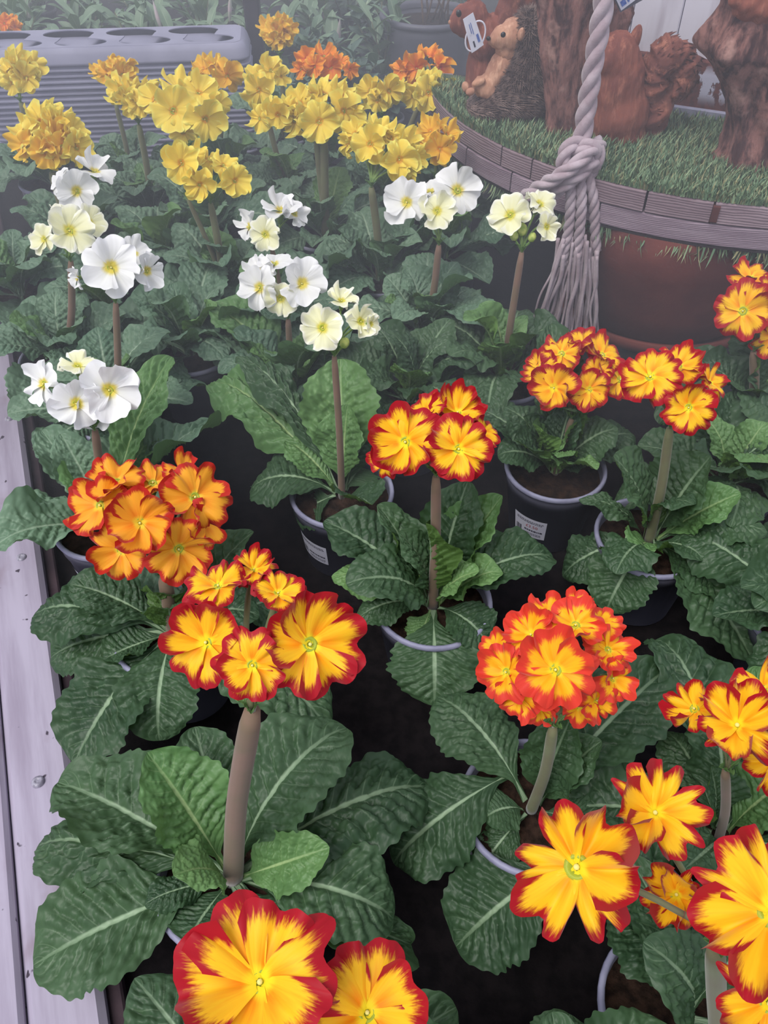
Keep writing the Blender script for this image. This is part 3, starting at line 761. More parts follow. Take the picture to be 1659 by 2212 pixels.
primrose('yellow primrose right below the bright orange one', GY, (.118, 1.57), [(920, 265, 7, [(925, 202, 36, .1, 0), (893, 207, 28, -.6, 0), (950, 187, 28, .5, .4), (925, 175, 26, 0, 1.0)])], Y, [], 9, 63, 'frill', 'leaf_grey_hazed', 'stem_green')
primrose('bright orange primrose against the big black pot', GY, (.02, 1.705), [(915, 205, 7, [(900, 148, 36, -.1, .1), (950, 148, 30, .5, .1), (925, 122, 26, .1, 1.0), (868, 152, 24, -.9, 0), (945, 125, 22, .6, .8)], O)], O, [], 9, 64, 'frill', 'leaf_grey_hazed', 'stem_green')
primrose('orange primrose mixed with a yellow side head near the dark bush', GY, (-.125, 1.71), [(690, 195, 6, [(662, 128, 26, -.5, .2), (700, 122, 26, .1, .9), (680, 143, 24, -.2, 0), (650, 150, 20, -.8, 0)], O), (720, 200, 5, [(715, 147, 28, 0, .1), (755, 150, 20, .7, 0), (735, 135, 20, .5, .8)])], O, [], 9, 65, 'frill', 'leaf_grey_hazed', 'stem_green')
primrose('golden primrose beside the black post, apart from the rest', GY, (-.225, 1.89), [(605, 125, 6, cl(600, 68, 28, 20, 7, 23, 5), G)], G, [], 8, 66, 'frill', 'leaf_grey_hazed', 'stem_green')

# ------------------------------------------------------------------ timber platform with artificial turf, on a terracotta pot
PC, PR, PZ0, PZ1 = Vector((0.639, 1.674, 0)), 0.56, 0.235, 0.300
B1, B2 = at_z(985, 190, PZ1), at_z(1565, 275, PZ1)
BD = (B2 - B1).normalized()
BN = Vector((-BD.y, BD.x, 0))                              # points away from the camera
if BN.y < 0: BN = -BN
def ang_px(x, y, z):
    q = at_z(x, y, z) - PC
    return math.atan2(q.y, q.x) % (2*math.pi)
def circ(a, r, z): return Vector((PC.x + r*math.cos(a), PC.y + r*math.sin(a), z))
# where the arc meets the straight back edge
def arc_ends():
    hits = []
    rel = Vector((B1.x, B1.y, 0)) + BN*0.055 - PC
    bq = rel.dot(BD); cq = rel.length_squared - PR*PR
    disc = math.sqrt(bq*bq - cq)
    for tt in (-bq-disc, -bq+disc):
        p = rel + BD*tt
        hits.append(math.atan2(p.y, p.x) % (2*math.pi))
    return hits
A0, A1 = arc_ends()
if A1 < A0: A1 += 2*math.pi

M['plank'] = wood_material('weathered_grey_timber', srgb(174, 154, 162), srgb(146, 126, 134), srgb(112, 92, 100), (14, 14, 60), rings=14)
M['plank_low'] = wood_material('weathered_mauve_timber', srgb(176, 158, 170), srgb(148, 128, 142), srgb(112, 92, 106), (10, 10, 80), (0.25, 0.2, 0), rings=16)
M['slot'] = mottled('rust_brown_timber', srgb(96, 52, 48), srgb(80, 42, 40), 30, 0.8)
M['under'] = mottled('dark_board', srgb(44, 36, 40), srgb(58, 48, 50), 20, 0.9)
M['turf_base'] = mottled('turf_backing', srgb(74, 88, 70), srgb(92, 102, 80), 60, 0.95, 0.8, 200, 0.1, 0.004)
M['blade_a'] = mottled('turf_green', srgb(124, 150, 116), srgb(146, 168, 130), 40, 0.6)
M['blade_b'] = mottled('turf_dark', srgb(98, 128, 100), srgb(114, 142, 108), 40, 0.6)
M['blade_c'] = mottled('turf_straw', srgb(170, 168, 126), srgb(148, 144, 108), 40, 0.7)

plat = thing('display_platform', 'half-round timber platform covered in artificial turf, carrying the garden figurines', 'platform', (PC.x, PC.y, PZ0))
def seg(name, a0, a1, z0, z1, r0, r1, mat, jit=0.0):
    n = max(4, int((a1-a0)/0.035))
    v = []
    for i in range(n):
        a = a0 + (a1-a0)*i/(n-1)
        for (r_, z) in ((r0, z0), (r1-0.002, z0), (r1, z0+0.002), (r1, z1-0.002), (r1-0.002, z1), (r0, z1)):
            v.append(circ(a, r_ + jit, z) - plat.location)
    f = grid_faces(n, 6, True) + [tuple(range(6))[::-1], tuple(range((n-1)*6, n*6))]
    return obj(name, mesh(name, v, f, mat, None, False), plat)
zm = (PZ0+PZ1)/2
up = [A0] + [ang_px(x, y, PZ1) for x, y in ((1065, 322), (1148, 345), (1405, 405), (1546, 428))]
up += [up[-1]+0.45, up[-1]+0.9, A1]
lo = [A0] + [ang_px(x, y, zm) for x, y in ((1010, 318), (1090, 378), (1297, 437))]
lo += [lo[-1]+0.75, lo[-1]+1.2, A1]
for L, z0, z1, mt in ((up, zm+0.0006, PZ1, 'plank'), (lo, PZ0, zm-0.0006, 'plank_low')):
    for i in range(len(L)-1):
        if L[i+1] - L[i] < 0.02: continue
        seg('plank', L[i]+0.003, L[i+1]-0.003, z0, z1, PR-0.05, PR, M[mt], RND.uniform(-.0015, .0015))
        if z1 == PZ1 and i in (3,):
            seg('knot_block', L[i+1]-0.002, L[i+1]+0.016, z0+0.002, z1-0.004, PR-0.05, PR+0.0022, M['slot'])
# board under the turf
def slab(name, r, z0, z1, mat, inset=0.0):
    n = 60
    top = [circ(A0 + (A1-A0)*i/(n-1), r, z1) - plat.location for i in range(n)]
    bot = [p - Vector((0, 0, z1-z0)) for p in top]
    v = top + bot
    f = [tuple(range(n)), tuple(range(2*n-1, n-1, -1))] + [(i, i+n, (i+1) % n + n, (i+1) % n) for i in range(n)]
    return obj(name, mesh(name, v, f, mat, None, False), plat)
slab('board', PR-0.051, PZ0+0.004, PZ1-0.001, M['under'])
slab('turf', PR-0.006, PZ1, PZ1+0.0025, M['turf_base'])
slab('lining', PR-0.003, PZ0-0.004, PZ0-0.0005, M['under'])

def front_of_back(p, m=0.0):
    return (p - B1).dot(BN) < -m
def blades(name, pts, hmin, hmax, down=False, seed=3):
    r = random.Random(seed); b = MB()
    for p in pts:
        h = r.uniform(hmin, hmax); a = r.uniform(0, 6.28); w = r.uniform(.0009, .0017)
        lean = Vector((math.cos(a), math.sin(a), 0))*h*r.uniform(.1, .75)
        side = Vector((-math.sin(a+.5), math.cos(a+.5), 0))*w
        sg = -1 if down else 1
        m_ = p + lean*0.4 + Vector((0, 0, sg*h*.6)); t_ = p + lean + Vector((0, 0, sg*h))
        q = [p-side, p+side, m_+side*.8, m_-side*.8, t_]
        b.add([x - plat.location for x in q], [(0, 1, 2, 3), (3, 2, 4)], r.choice((0, 0, 0, 1, 1, 2)))
    o = obj(name, b.mesh(name, [M['blade_a'], M['blade_b'], M['blade_c']], False), plat); o['kind'] = 'stuff'
pts = []
r_ = random.Random(5)
while len(pts) < 15000:
    a = r_.uniform(A0, A0 + (A1-A0)*0.72); q = math.sqrt(r_.uniform(0.12, 1))*(PR-0.004)
    p = circ(a, q, PZ1+0.002)
    if front_of_back(p, -0.005): pts.append(p)
blades('turf_blades', pts, .010, .022)
pts = [circ(A0 + (A1-A0)*r_.uniform(0, .75), PR - r_.uniform(0, .004), PZ1+0.001) for _ in range(2200)]
blades('turf_edge_blades', pts, .008, .018, seed=8)
pts = [circ(A0 + (A1-A0)*r_.uniform(0, .75), PR - r_.uniform(.002, .05), PZ0-0.004) for _ in range(2600)]
blades('turf_fringe', pts, .010, .030, True, 9)

# terracotta pot carrying the platform
M['terracotta'] = mottled('dark_terracotta', srgb(112, 56, 48), srgb(92, 44, 40), 9, 0.75, 0.3, 120, 0.25)
tp = thing('terracotta_pot', 'large dark terracotta pot standing under the timber platform', 'pot', (0.50, 1.37, 0))
tb = MB(); tb.lathe([(0.001, 0.012), (0.14, 0.012), (0.165, 0.022), (0.182, 0.07), (0.206, 0.15), (0.226, 0.2305), (0.21, 0.2305), (0.19, 0.19), (0.14, 0.03)], 64)
obj('pot_body', tb.mesh('pot_body', M['terracotta']), tp)
tb = MB(); tb.lathe([(0.001, 0.0), (0.172, 0.0), (0.186, 0.012), (0.190, 0.030), (0.184, 0.032), (0.178, 0.014), (0.16, 0.010), (0.001, 0.010)], 64)
obj('saucer', tb.mesh('saucer', M['terracotta']), tp)

# ------------------------------------------------------------------ white panel with a rusted foot behind the platform
t = NT('white_painted_board'); v = t.coord('Object')
n = t.noise(t.mapping(v, (18, 18, 2)), 2.0, 5)
t.base(t.mix(t.step(n, .5, .8), srgb(226, 224, 238), srgb(196, 190, 204)), 0.5, 0.3); t.bump(n, .2, .001); M['white_board'] = t.m
t = NT('rust_with_flaking_paint'); v = t.coord('Object')
n = t.noise(t.mapping(v, (1, 1, .6)), 55, 5, .65); n2 = t.noise(v, 120, 3)
zc = t.sep(v)[2]
col = t.mix(t.step(n2, .35, .65), srgb(112, 62, 54), srgb(84, 46, 44))
msk = t.math('MULTIPLY', t.step(n, .46, .52), t.step(t.math('ABSOLUTE', t.math('SUBTRACT', zc, .040)), .034, .012))
t.base(t.mix(msk, col, srgb(190, 190, 212)), .8, .2); t.bump(t.math('ADD', n, msk), .5, .002); M['rust'] = t.m
M['plinth'] = mottled('grey_painted_plinth', srgb(172, 172, 196), srgb(150, 150, 176), 14, .7, .2)
PB = B1 + BD*(at_z(1300, 250, PZ1) - B1).dot(BD)
panel = thing('painted_panel', 'white painted upright panel with a rusted flaking foot behind the squirrel', 'panel', (PB.x, PB.y, PZ1))
rotp = Matrix((BD, BN, Vector((0, 0, 1)))).transposed()
def pbox(name, x0, x1, y0, y1, z0, z1, mat):
    b = MB(); b.box((0, 0, 0), (x1-x0, y1-y0, z1-z0))
    me = b.mesh(name, mat, False)
    bm = bmesh.new(); bm.from_mesh(me); bmesh.ops.bevel(bm, geom=bm.edges, offset=.002, segments=1, affect='EDGES'); bm.to_mesh(me); bm.free()
    return obj(name, me, panel, trs(rotp @ Vector((x0, y0, 0)) + Vector((0, 0, z0 - PZ1)), rotp, 1))
for i, (x0, x1) in enumerate(((0, .012), (.0135, .088), (.0895, .165), (.1665, .245), (.2465, .34), (.3415, .44), (.4415, .56))):
    pbox('board', x0, x1, .018, .036, .36, 1.0, M['white_board'])
pbox('rusted_rail', 0, .56, .006, .038, .318, .392, M['rust'])
pbox('plinth', -.0, .56, .0, .045, PZ1+.0025, .322, M['plinth'])

# ------------------------------------------------------------------ garden figurines
def blob(parts, voxel=0.004, smooth=4):
    bm = bmesh.new()
    for (c, r, rot) in parts:
        m4 = trs(c, rot if rot is not None else Matrix.Identity(3), r)
        bmesh.ops.create_icosphere(bm, subdivisions=3, radius=1, matrix=m4)
    me = bpy.data.meshes.new('tmp'); bm.to_mesh(me); bm.free()
    o = bpy.data.objects.new('tmp', me); COL.objects.link(o)
    md = o.modifiers.new('r', 'REMESH'); md.mode = 'VOXEL'; md.voxel_size = voxel
    ms = o.modifiers.new('s', 'SMOOTH'); ms.iterations = smooth; ms.factor = .5
    bpy.context.view_layer.update()
    out = bpy.data.meshes.new_from_object(o.evaluated_get(bpy.context.evaluated_depsgraph_get()))
    bpy.data.objects.remove(o); bpy.data.meshes.remove(me)
    return out
def rough_up(me, fn):
    me.update()
    nv = [v.normal.copy() for v in me.vertices]
    for v, n in zip(me.vertices, nv):
        v.co = v.co + n*fn(v.co, n)
    me.update()
def finish(name, me, mat, parent):
    me.name = name; me.materials.clear(); me.materials.append(mat)
    me.polygons.foreach_set('use_smooth', [True]*len(me.polygons))
    me.transform(Matrix.Translation(-parent.location))
    return obj(name, me, parent)
def rotY(deg): return Matrix.Rotation(math.radians(deg), 3, 'Y')

def furry(name, c1, c2, c3, stretch=(60, 60, 14)):
    t = NT(name); v = t.mapping(t.coord('Object'), stretch)
    n = t.noise(v, 1.6, 5, .7); n2 = t.noise(t.coord('Object'), 22, 3)
    col = t.mix(t.step(n2, .35, .65), c1, c2); col = t.mix(t.step(n, .5, .68), col, c3)
    t.base(col, .75, .25); t.bump(n, .7, .003); return t.m
M['fur'] = furry('red_brown_resin_fur', srgb(150, 88, 72), srgb(124, 70, 60), srgb(172, 110, 90))
M['fur_tail'] = furry('tail_resin_fur', srgb(140, 84, 70), srgb(112, 64, 56), srgb(170, 112, 92), (40, 40, 40))
M['tan'] = furry('tan_resin_fur', srgb(200, 150, 122), srgb(178, 128, 106), srgb(218, 172, 144))
M['spine_base'] = mottled('dark_resin', srgb(66, 52, 48), srgb(84, 66, 60), 60, .8, .5, 200)
M['spine'] = mottled('brown_resin_spines', srgb(140, 118, 110), srgb(84, 66, 62), 120, .55, 0, 60, .4)
M['dark_eye'] = mottled('glossy_black', srgb(22, 18, 20), srgb(32, 26, 28), 50, .15, 0, 60, .6)
t = NT('resin_bark'); v = t.mapping(t.coord('Object'), (38, 38, 11))
n = t.noise(v, 1.4, 6, .65); n2 = t.noise(t.coord('Object'), 26, 4)
col = t.mix(t.step(n, .38, .6), srgb(72, 46, 46), srgb(150, 106, 98)); col = t.mix(t.step(n2, .55, .75), col, srgb(176, 136, 126))
t.base(col, .8, .2); t.bump(t.math('ADD', n, n2), .9, .006); M['bark'] = t.m

ZT = PZ1 + 0.0025
# hedgehog
HY = 1.475
hk = depth(at_y(1095, 150, HY))/F
def hp(x, y, dy=0): return at_y(x, y, HY + dy)
hog = thing('hedgehog_figurine', 'resin hedgehog figurine sitting up with tan face and belly and dark spines', 'figurine', (hp(1095, 240).x, HY, ZT))
S3 = lambda a, b_, c: (a*hk, b_*hk, c*hk)
back = blob([(hp(1142, 150, -.012), S3(50, 66, 112), rotY(6)), (hp(1115, 212, -.014), S3(76, 74, 42), None), (hp(1058, 228, -.018), S3(52, 60, 24), None), (hp(1142, 68, -.016), S3(32, 50, 42), rotY(10)), (hp(1150, 190, -.012), S3(42, 70, 66), None), (hp(1118, 172, -.016), S3(40, 62, 50), rotY(28))], .0035)
rough_up(back, lambda c, n: .0015*fbm(c.x*150, c.y*150, c.z*150))
for v in back.vertices: v.co.z = max(v.co.z, ZT)
bko = finish('spiny_back', back, M['spine_base'], hog)
face = blob([(hp(1106, 76, -.020), S3(27, 34, 34), rotY(15)), (hp(1088, 80, -.024), S3(28, 24, 24), rotY(-20)), (hp(1070, 85, -.026), S3(17, 13, 12), rotY(-16)), (hp(1098, 106, -.016), S3(26, 30, 26), None)], .0028, 3)
rough_up(face, lambda c, n: .0020*fbm(c.x*200, c.y*200, c.z*70) + .0008*fbm(c.x*500, c.y*500, c.z*160))
finish('face', face, M['tan'], hog)
belly = blob([(hp(1080, 150, -.016), S3(26, 30, 58), rotY(26)), (hp(1050, 190, -.022), S3(32, 30, 22), rotY(22))], .003, 3)
rough_up(belly, lambda c, n: .0026*fbm(c.x*160, c.y*160, c.z*70) + .001*fbm(c.x*420, c.y*420, c.z*160))
finish('belly', belly, M['tan'], hog)
for (x, y, dy, rr) in ((1006, 188, -.03, (9, 9, 12)), (1034, 178, -.040, (16, 9, 8)), (1016, 198, -.042, (11, 9, 8))):
    finish('paw', blob([(hp(x, y, dy), S3(*rr), rotY(-20))], .002, 2), M['tan'], hog)
finish('eye', blob([(hp(1087, 75, -.052), S3(5.5, 4, 5.5), None)], .0009, 1), M['dark_eye'], hog)
finish('nose', blob([(hp(1055, 83, -.032), S3(5, 5, 4.5), None)], .001, 1), M['dark_eye'], hog)
finish('ear', blob([(hp(1126, 74, -.050), S3(8, 7, 13), rotY(8))], .0015, 2), M['tan'], hog)
sp = MB(); rr = random.Random(4)
poly = list(back.polygons); rr.shuffle(poly)
cnt = 0
for pl in poly:
    c = pl.center + hog.location; n = pl.normal
    if n.y > .55 or c.z < ZT + .006: continue
    # keep the face and belly side free
    px = (c.x/depth(c))*F + CX; py = CY - ((c.y*C45 + (c.z-CAMH)*C45)/depth(c))*F
    bx = float(np.interp(py, [30, 40, 60, 106, 135, 166, 188, 207, 211], [1100, 1106, 1117, 1116, 1107, 1085, 1070, 1045, 1000]))
    if n.y < .2 and px < bx and py < 211: continue
    d = (n + Vector((.25, -.1, -.75))*0.7 + Vector((rr.uniform(-.2, .2), rr.uniform(-.2, .2), rr.uniform(-.2, .2)))).normalized()
    if py > 195: d = (n*0.6 + Vector((.7, -.1, -.15))).normalized()
    L = rr.uniform(.007, .011); w = .0013
    s1 = d.orthogonal().normalized(); s2 = d.cross(s1)
    o_ = pl.center + n*.0005
    sp.add([o_ + s1*w, o_ - s1*w*.5 + s2*w*.87, o_ - s1*w*.5 - s2*w*.87, o_ + d*L], [(0, 1, 3), (1, 2, 3), (2, 0, 3)])
    cnt += 1
    if cnt > 4200: break
so = obj('spines', sp.mesh('spines', M['spine'], False), bko); so['kind'] = 'stuff'

# squirrel behind the hedgehog, looking away to the side
QY = 1.54
qk = depth(at_y(1010, 60, QY))/F
def qp(x, y, dy=0): return at_y(x, y, QY + dy)
Q3 = lambda a, b_, c: (a*qk, b_*qk, c*qk)
sqa = thing('squirrel_figurine', 'red-brown resin squirrel figurine peering out behind the hedgehog', 'figurine', (qp(1060, 215).x, QY, ZT))
bd = blob([(qp(1042, 170), Q3(38, 36, 90), rotY(-4)), (qp(1060, 205), Q3(50, 40, 52), None), (qp(1045, 85, -.01), Q3(36, 32, 46), None), (qp(1075, 80, .0), Q3(40, 34, 50), rotY(-30)), (qp(1018, 42, -.01), Q3(34, 30, 40), rotY(30)), (qp(998, 42, -.012), Q3(26, 24, 30), rotY(20)), (qp(984, 48, -.014), Q3(14, 15, 18), None), (qp(1000, 62, -.012), Q3(22, 18, 14), None)], .0035)
rough_up(bd, lambda c, n: .0020*fbm(c.x*140, c.y*140, c.z*40) + .0010*fbm(c.x*320, c.y*320, c.z*90))
for v in bd.vertices: v.co.z = max(v.co.z, ZT)
finish('body', bd, M['fur'], sqa)
finish('eye', blob([(qp(991, 29, -.036), Q3(6, 5, 7.5), rotY(-15))], .001, 1), M['dark_eye'], sqa)
finish('nose', blob([(qp(972, 48, -.016), Q3(4, 5, 5), None)], .001, 1), M['tan'], sqa)
finish('ear', blob([(qp(1020, -14, -.01), Q3(10, 7, 26), rotY(8))], .002, 2), M['fur'], sqa)
tl = blob([(qp(1100, 40, .0), Q3(34, 30, 60), rotY(10)), (qp(1130, -5, .0), Q3(46, 34, 60), None), (qp(1160, 20), Q3(34, 30, 70), rotY(-10)), (qp(1140, 120, .02), Q3(40, 26, 110), None)], .004)
rough_up(tl, lambda c, n: .006*fbm(c.x*70, c.y*70, c.z*26) + .003*fbm(c.x*160, c.y*160, c.z*60))
for v in tl.vertices: v.co.z = max(v.co.z, ZT)
finish('tail', tl, M['fur_tail'], sqa)

# squirrel with a curled tail, seen from behind
GYY = 1.365
gk = depth(at_y(1340, 200, GYY))/F
def gp(x, y, dy=0): return at_y(x, y, GYY + dy)
G3 = lambda a, b_, c: (a*gk, b_*gk, c*gk)
sqb = thing('squirrel_figurine', 'red-brown resin squirrel figurine seen from behind with a curled bushy tail', 'figurine', (gp(1340, 300).x, GYY, ZT))
bd = blob([(gp(1337, 248), G3(66, 56, 74), None), (gp(1334, 190), G3(56, 50, 90), None), (gp(1330, 130, .0), G3(48, 43, 58), None), (gp(1310, 128, -.01), G3(36, 32, 32), None), (gp(1342, 290), G3(60, 52, 26), None)], .0035, 16)
rough_up(bd, lambda c, n: .0022*fbm(c.x*140, c.y*140, c.z*40) + .0010*fbm(c.x*320, c.y*320, c.z*90))
for v in bd.vertices: v.co.z = max(v.co.z, ZT)
finish('body', bd, M['fur'], sqb)
for (x, y, dy, rt) in ((1370, 88, .0, 10), (1296, 92, -.012, -10)):
    e = blob([(gp(x, y, dy), G3(13, 9, 32), rotY(rt))], .002, 2)
    finish('ear', e, M['fur'], sqb)
tpts = spline([gp(1398, 300, .01), gp(1412, 245, .012), gp(1408, 190, .012), gp(1422, 135, .012), gp(1455, 118, .012), gp(1478, 145, .012), gp(1470, 180, .012), gp(1455, 196, .012)], 3)
trad = [24, 30, 34, 36, 36, 34, 32, 31, 32, 33, 34, 34, 33, 32, 32, 31, 30, 28, 24, 20, 16, 12]
tl = blob([(p, (trad[min(i, len(trad)-1)]*gk, 34*gk, trad[min(i, len(trad)-1)]*gk), None) for i, p in enumerate(tpts)], .0035, 3)
ctr = gp(1452, 160, .012)
def tailfur(c, n):
    d = c - ctr
    a = math.atan2(d.z, d.x)
    q = a + 14*d.length
    return .009*fbm(math.cos(q)*4, math.sin(q)*4, d.length*22 + c.y*25) + .004*fbm(math.cos(q)*14, math.sin(q)*14, d.length*40)
rough_up(tl, tailfur)
for v in tl.vertices: v.co.z = max(v.co.z, ZT)
tlo = finish('tail', tl, M['fur_tail'], sqb)
tf = MB(); rr = random.Random(9)
for pl in rr.sample(list(tl.polygons), 260):
    n = pl.normal; c = pl.center
    dd = (c + sqb.location) - ctr
    tang = Vector((dd.z, 0, -dd.x)).normalized()
    d = (n*0.45 + tang*0.9 + Vector((rr.uniform(-.2, .2),)*3)).normalized(); L = rr.uniform(.008, .015); w = .0032
    s1 = d.orthogonal().normalized(); s2 = d.cross(s1); o_ = c - n*.002
    tf.add([o_ + s1*w, o_ - s1*w*.5 + s2*w*.87, o_ - s1*w*.5 - s2*w*.87, o_ + d*L], [(0, 1, 3), (1, 2, 3), (2, 0, 3)])
to = obj('tail_tufts', tf.mesh('tail_tufts', M['fur_tail'], True), tlo); to['kind'] = 'stuff'

# tree stump figurines
def stump(label, Y0, prof, seed, base_px):
    root = thing('tree_stump_figurine', label, 'figurine', (at_y(*base_px, Y0).x, Y0, ZT))
    k = depth(at_y(base_px[0], base_px[1]-150, Y0))/F
    ns, n = 90, 110
    ctr_ = spline([at_y(x, y, Y0) for x, y, w in prof], 12)
    hw = spline([(w, 0, 0) for x, y, w in prof], 12)
    v = []
    m = len(ctr_)
    for i in range(m):
        c = ctr_[i]; w = hw[i].x*k
        for j in range(n):
            a = 2*math.pi*j/n
            ridge = 0.10*math.sin(5*a + 2.2*math.sin(c.z*18+seed)) + 0.16*fbm(math.cos(a)*2.2+seed, math.sin(a)*2.2, c.z*9) + 0.10*fbm(math.cos(a)*7, math.sin(a)*7+seed, c.z*22) + 0.05*fbm(math.cos(a)*18, math.sin(a)*18+seed, c.z*70)
            rr_ = w*(1 + ridge)
            v.append(Vector((c.x + rr_*math.cos(a), c.y + 0.75*rr_*math.sin(a), max(c.z, ZT))) - root.location)
    f = grid_faces(m, n, True) + [tuple(range((m-1)*n, m*n)), tuple(range(n))[::-1]]
    obj('trunk', mesh('trunk', v, f, M['bark']), root)
    return root, k
s1, k1 = stump('gnarled resin tree stump figurine between the hedgehog and the squirrel', 1.395, [(1232, 306, 74), (1230, 290, 62), (1228, 255, 50), (1226, 200, 47), (1222, 130, 52), (1228, 60, 58), (1238, 0, 66), (1244, -60, 72)], 3, (1232, 303))
kb = blob([(at_y(1318, 40, 1.43), (48*k1, 34*k1, 62*k1), None), (at_y(1290, -10, 1.42), (60*k1, 40*k1, 50*k1), None)], .004)
rough_up(kb, lambda c, n: .006*fbm(c.x*50, c.y*50, c.z*30) + .003*fbm(c.x*130, c.y*130, c.z*130))
finish('branch_stub', kb, M['bark'], s1)
s2, k2 = stump('flared resin tree stump figurine at the edge of the platform beside the white panel', 1.27, [(1640, 362, 128), (1640, 340, 96), (1640, 305, 76), (1640, 265, 70), (1642, 200, 82), (1645, 165, 92), (1645, 125, 112), (1645, 100, 122), (1650, 60, 104), (1655, 20, 84), (1655, -50, 76)], 7, (1640, 360))
fu = blob([(at_y(1652, -4, 1.235), (70*k2, 40*k2, 44*k2), None), (at_y(1700, 0, 1.24), (60*k2, 40*k2, 60*k2), None)], .004)
rough_up(fu, lambda c, n: .005*fbm(c.x*120, c.y*60, c.z*60))
finish('carved_fur', fu, M['fur'], s2)

# price tags tied to the figurines
def card(name, label, cpx, Y0, back=True, loop=None, marks=()):
    P = [at_y(x, y, Y0) for x, y in cpx]
    c = sum(P, Vector((0, 0, 0)))/4
    root = thing(name, label, 'price tag', c)
    nrm = (P[1]-P[0]).cross(P[2]-P[0]).normalized()
    if nrm.y > 0: nrm = -nrm
    v = [p - c for p in P] + [p - c - nrm*.0012 for p in P]
    obj('card', mesh('card', v, [(0, 1, 2, 3), (7, 6, 5, 4), (0, 4, 5, 1), (1, 5, 6, 2), (2, 6, 7, 3), (3, 7, 4, 0)], M['label'], None, False), root)
    for (u0, u1, w0, w1, mt) in marks:
        def pt(u, w): return (P[0]*(1-u)*(1-w) + P[1]*u*(1-w) + P[2]*u*w + P[3]*(1-u)*w) - c + nrm*.0006
        obj('print', mesh('print', [pt(u0, w0), pt(u1, w0), pt(u1, w1), pt(u0, w1)], [(0, 1, 2, 3)], M[mt], None, False), root)
    if loop:
        x, y, rx, ry = loop
        lp = [at_y(x + rx*math.cos(a) + .25*ry*math.sin(a)*-1, y + ry*math.sin(a), Y0+.004) - c for a in [2*math.pi*i/28 for i in range(29)]]
        obj('string_loop', mesh('string_loop', *tube(lp, .0013, 6, False), M['white_board']), root)
    return root
card('price_tag', 'white price tag on a string loop hanging over the squirrel behind the hedgehog', [(1000, 42), (1022, 27), (1045, 97), (1019, 115)], 1.43, loop=(1027, 78, 20, 33),
     marks=((.2, .32, .2, .52, 'label'), (.36, .42, .22, .5, 'ink_blue'), (.5, .56, .2, .55, 'ink_blue'), (.68, .86, .60, .84, 'ink_blue'), (.3, .42, .72, .9, 'ink')))
tg = card('price_tag', 'white price tag with blue print tucked beside the rope top', [(1326, -12), (1342, 23), (1378, -4), (1362, -39)], 1.26, marks=((.55, .85, .12, .4, 'ink_blue'), (.55, .85, .48, .58, 'ink_blue'), (.2, .4, .1, .6, 'ink')))
v = [at_y(x, y, 1.2645) - tg.location for x, y in ((1322, -10), (1340, 27), (1392, -2), (1374, -39))]
obj('backing_card', mesh('backing_card', v + [p + Vector((0, .002, 0)) for p in v], [(0, 1, 2, 3), (7, 6, 5, 4), (0, 4, 5, 1), (1, 5, 6, 2), (2, 6, 7, 3), (3, 7, 4, 0)], M['pot'], None, False), tg)

# ------------------------------------------------------------------ rope with knot and frayed end
t = NT('twisted_rope_fibre'); v = t.coord('Object')
n = t.noise(v, 260, 4, .7); n2 = t.noise(v, 30, 3)
t.base(t.mix(t.step(n2, .35, .65), srgb(196, 180, 188), srgb(172, 152, 160)), .85, .15, .4); t.bump(n, .6, .0015); M['rope'] = t.m
RY = 1.228
rope = thing('rope', 'thick twisted rope knotted at the platform edge with a long frayed end', 'rope', (at_y(1245, 350, RY).x, RY, 0.30))
def strands(path, R, pitch, name='strand', n=8, cnt=3, phase=0.0):
    P = [p - rope.location for p in path]
    nrm = None; s = 0.0
    lines = [[] for _ in range(cnt)]
    for i, p in enumerate(P):
        tg_ = (P[min(i+1, len(P)-1)] - P[max(i-1, 0)]).normalized()
        if i: s += (P[i]-P[i-1]).length
        if nrm is None: nrm = tg_.orthogonal().normalized()
        nrm = (nrm - tg_*nrm.dot(tg_)).normalized(); bb = tg_.cross(nrm)
        for k in range(cnt):
            a = phase + 2*math.pi*(k/cnt) + 2*math.pi*s/pitch
            lines[k].append(p + (nrm*math.cos(a) + bb*math.sin(a))*R*0.50)
    for L in lines:
        obj(name, mesh(name, *tube(L, R*0.56, n), M['rope']), rope)
def rp(x, y, dy=0.0): return at_y(x, y, RY + dy)
strands(spline([rp(1250, 345), rp(1263, 260), rp(1280, 150), rp(1297, 50), rp(1308, -20), rp(1322, -120)], 26), .0135, .088)
for ctrl in ([rp(1296, 308, .006), rp(1272, 328, -.022), rp(1240, 358, -.034), rp(1200, 384, -.030), rp(1165, 404, -.012), rp(1135, 425, .004)],
             [rp(1266, 298, .0), rp(1232, 314, -.014), rp(1216, 345, -.016), rp(1228, 378, -.014), rp(1256, 388, -.010)],
             [rp(1238, 338, -.008), rp(1262, 316, -.016), rp(1290, 322, -.010), rp(1284, 362, -.006), rp(1258, 382, -.006)],
             [rp(1284, 345, -.014), rp(1250, 378, -.026), rp(1214, 402, -.022), rp(1198, 416, -.008)]):
    strands(spline(ctrl, 12), .0105, .075, 'knot_strand')
ends = []
for ctrl in ([rp(1236, 385, -.012), rp(1233, 430, -.018), rp(1230, 480, -.018), rp(1222, 530, -.018), rp(1212, 572, -.018)],
             [rp(1254, 380, -.014), rp(1256, 440, -.022), rp(1252, 500, -.022), rp(1246, 560, -.022)],
             [rp(1268, 372, -.010), rp(1282, 430, -.016), rp(1285, 490, -.016), rp(1288, 545, -.016)]):
    strands(spline(ctrl, 12), .0080, .050, 'tassel_cord')
rr = random.Random(21)
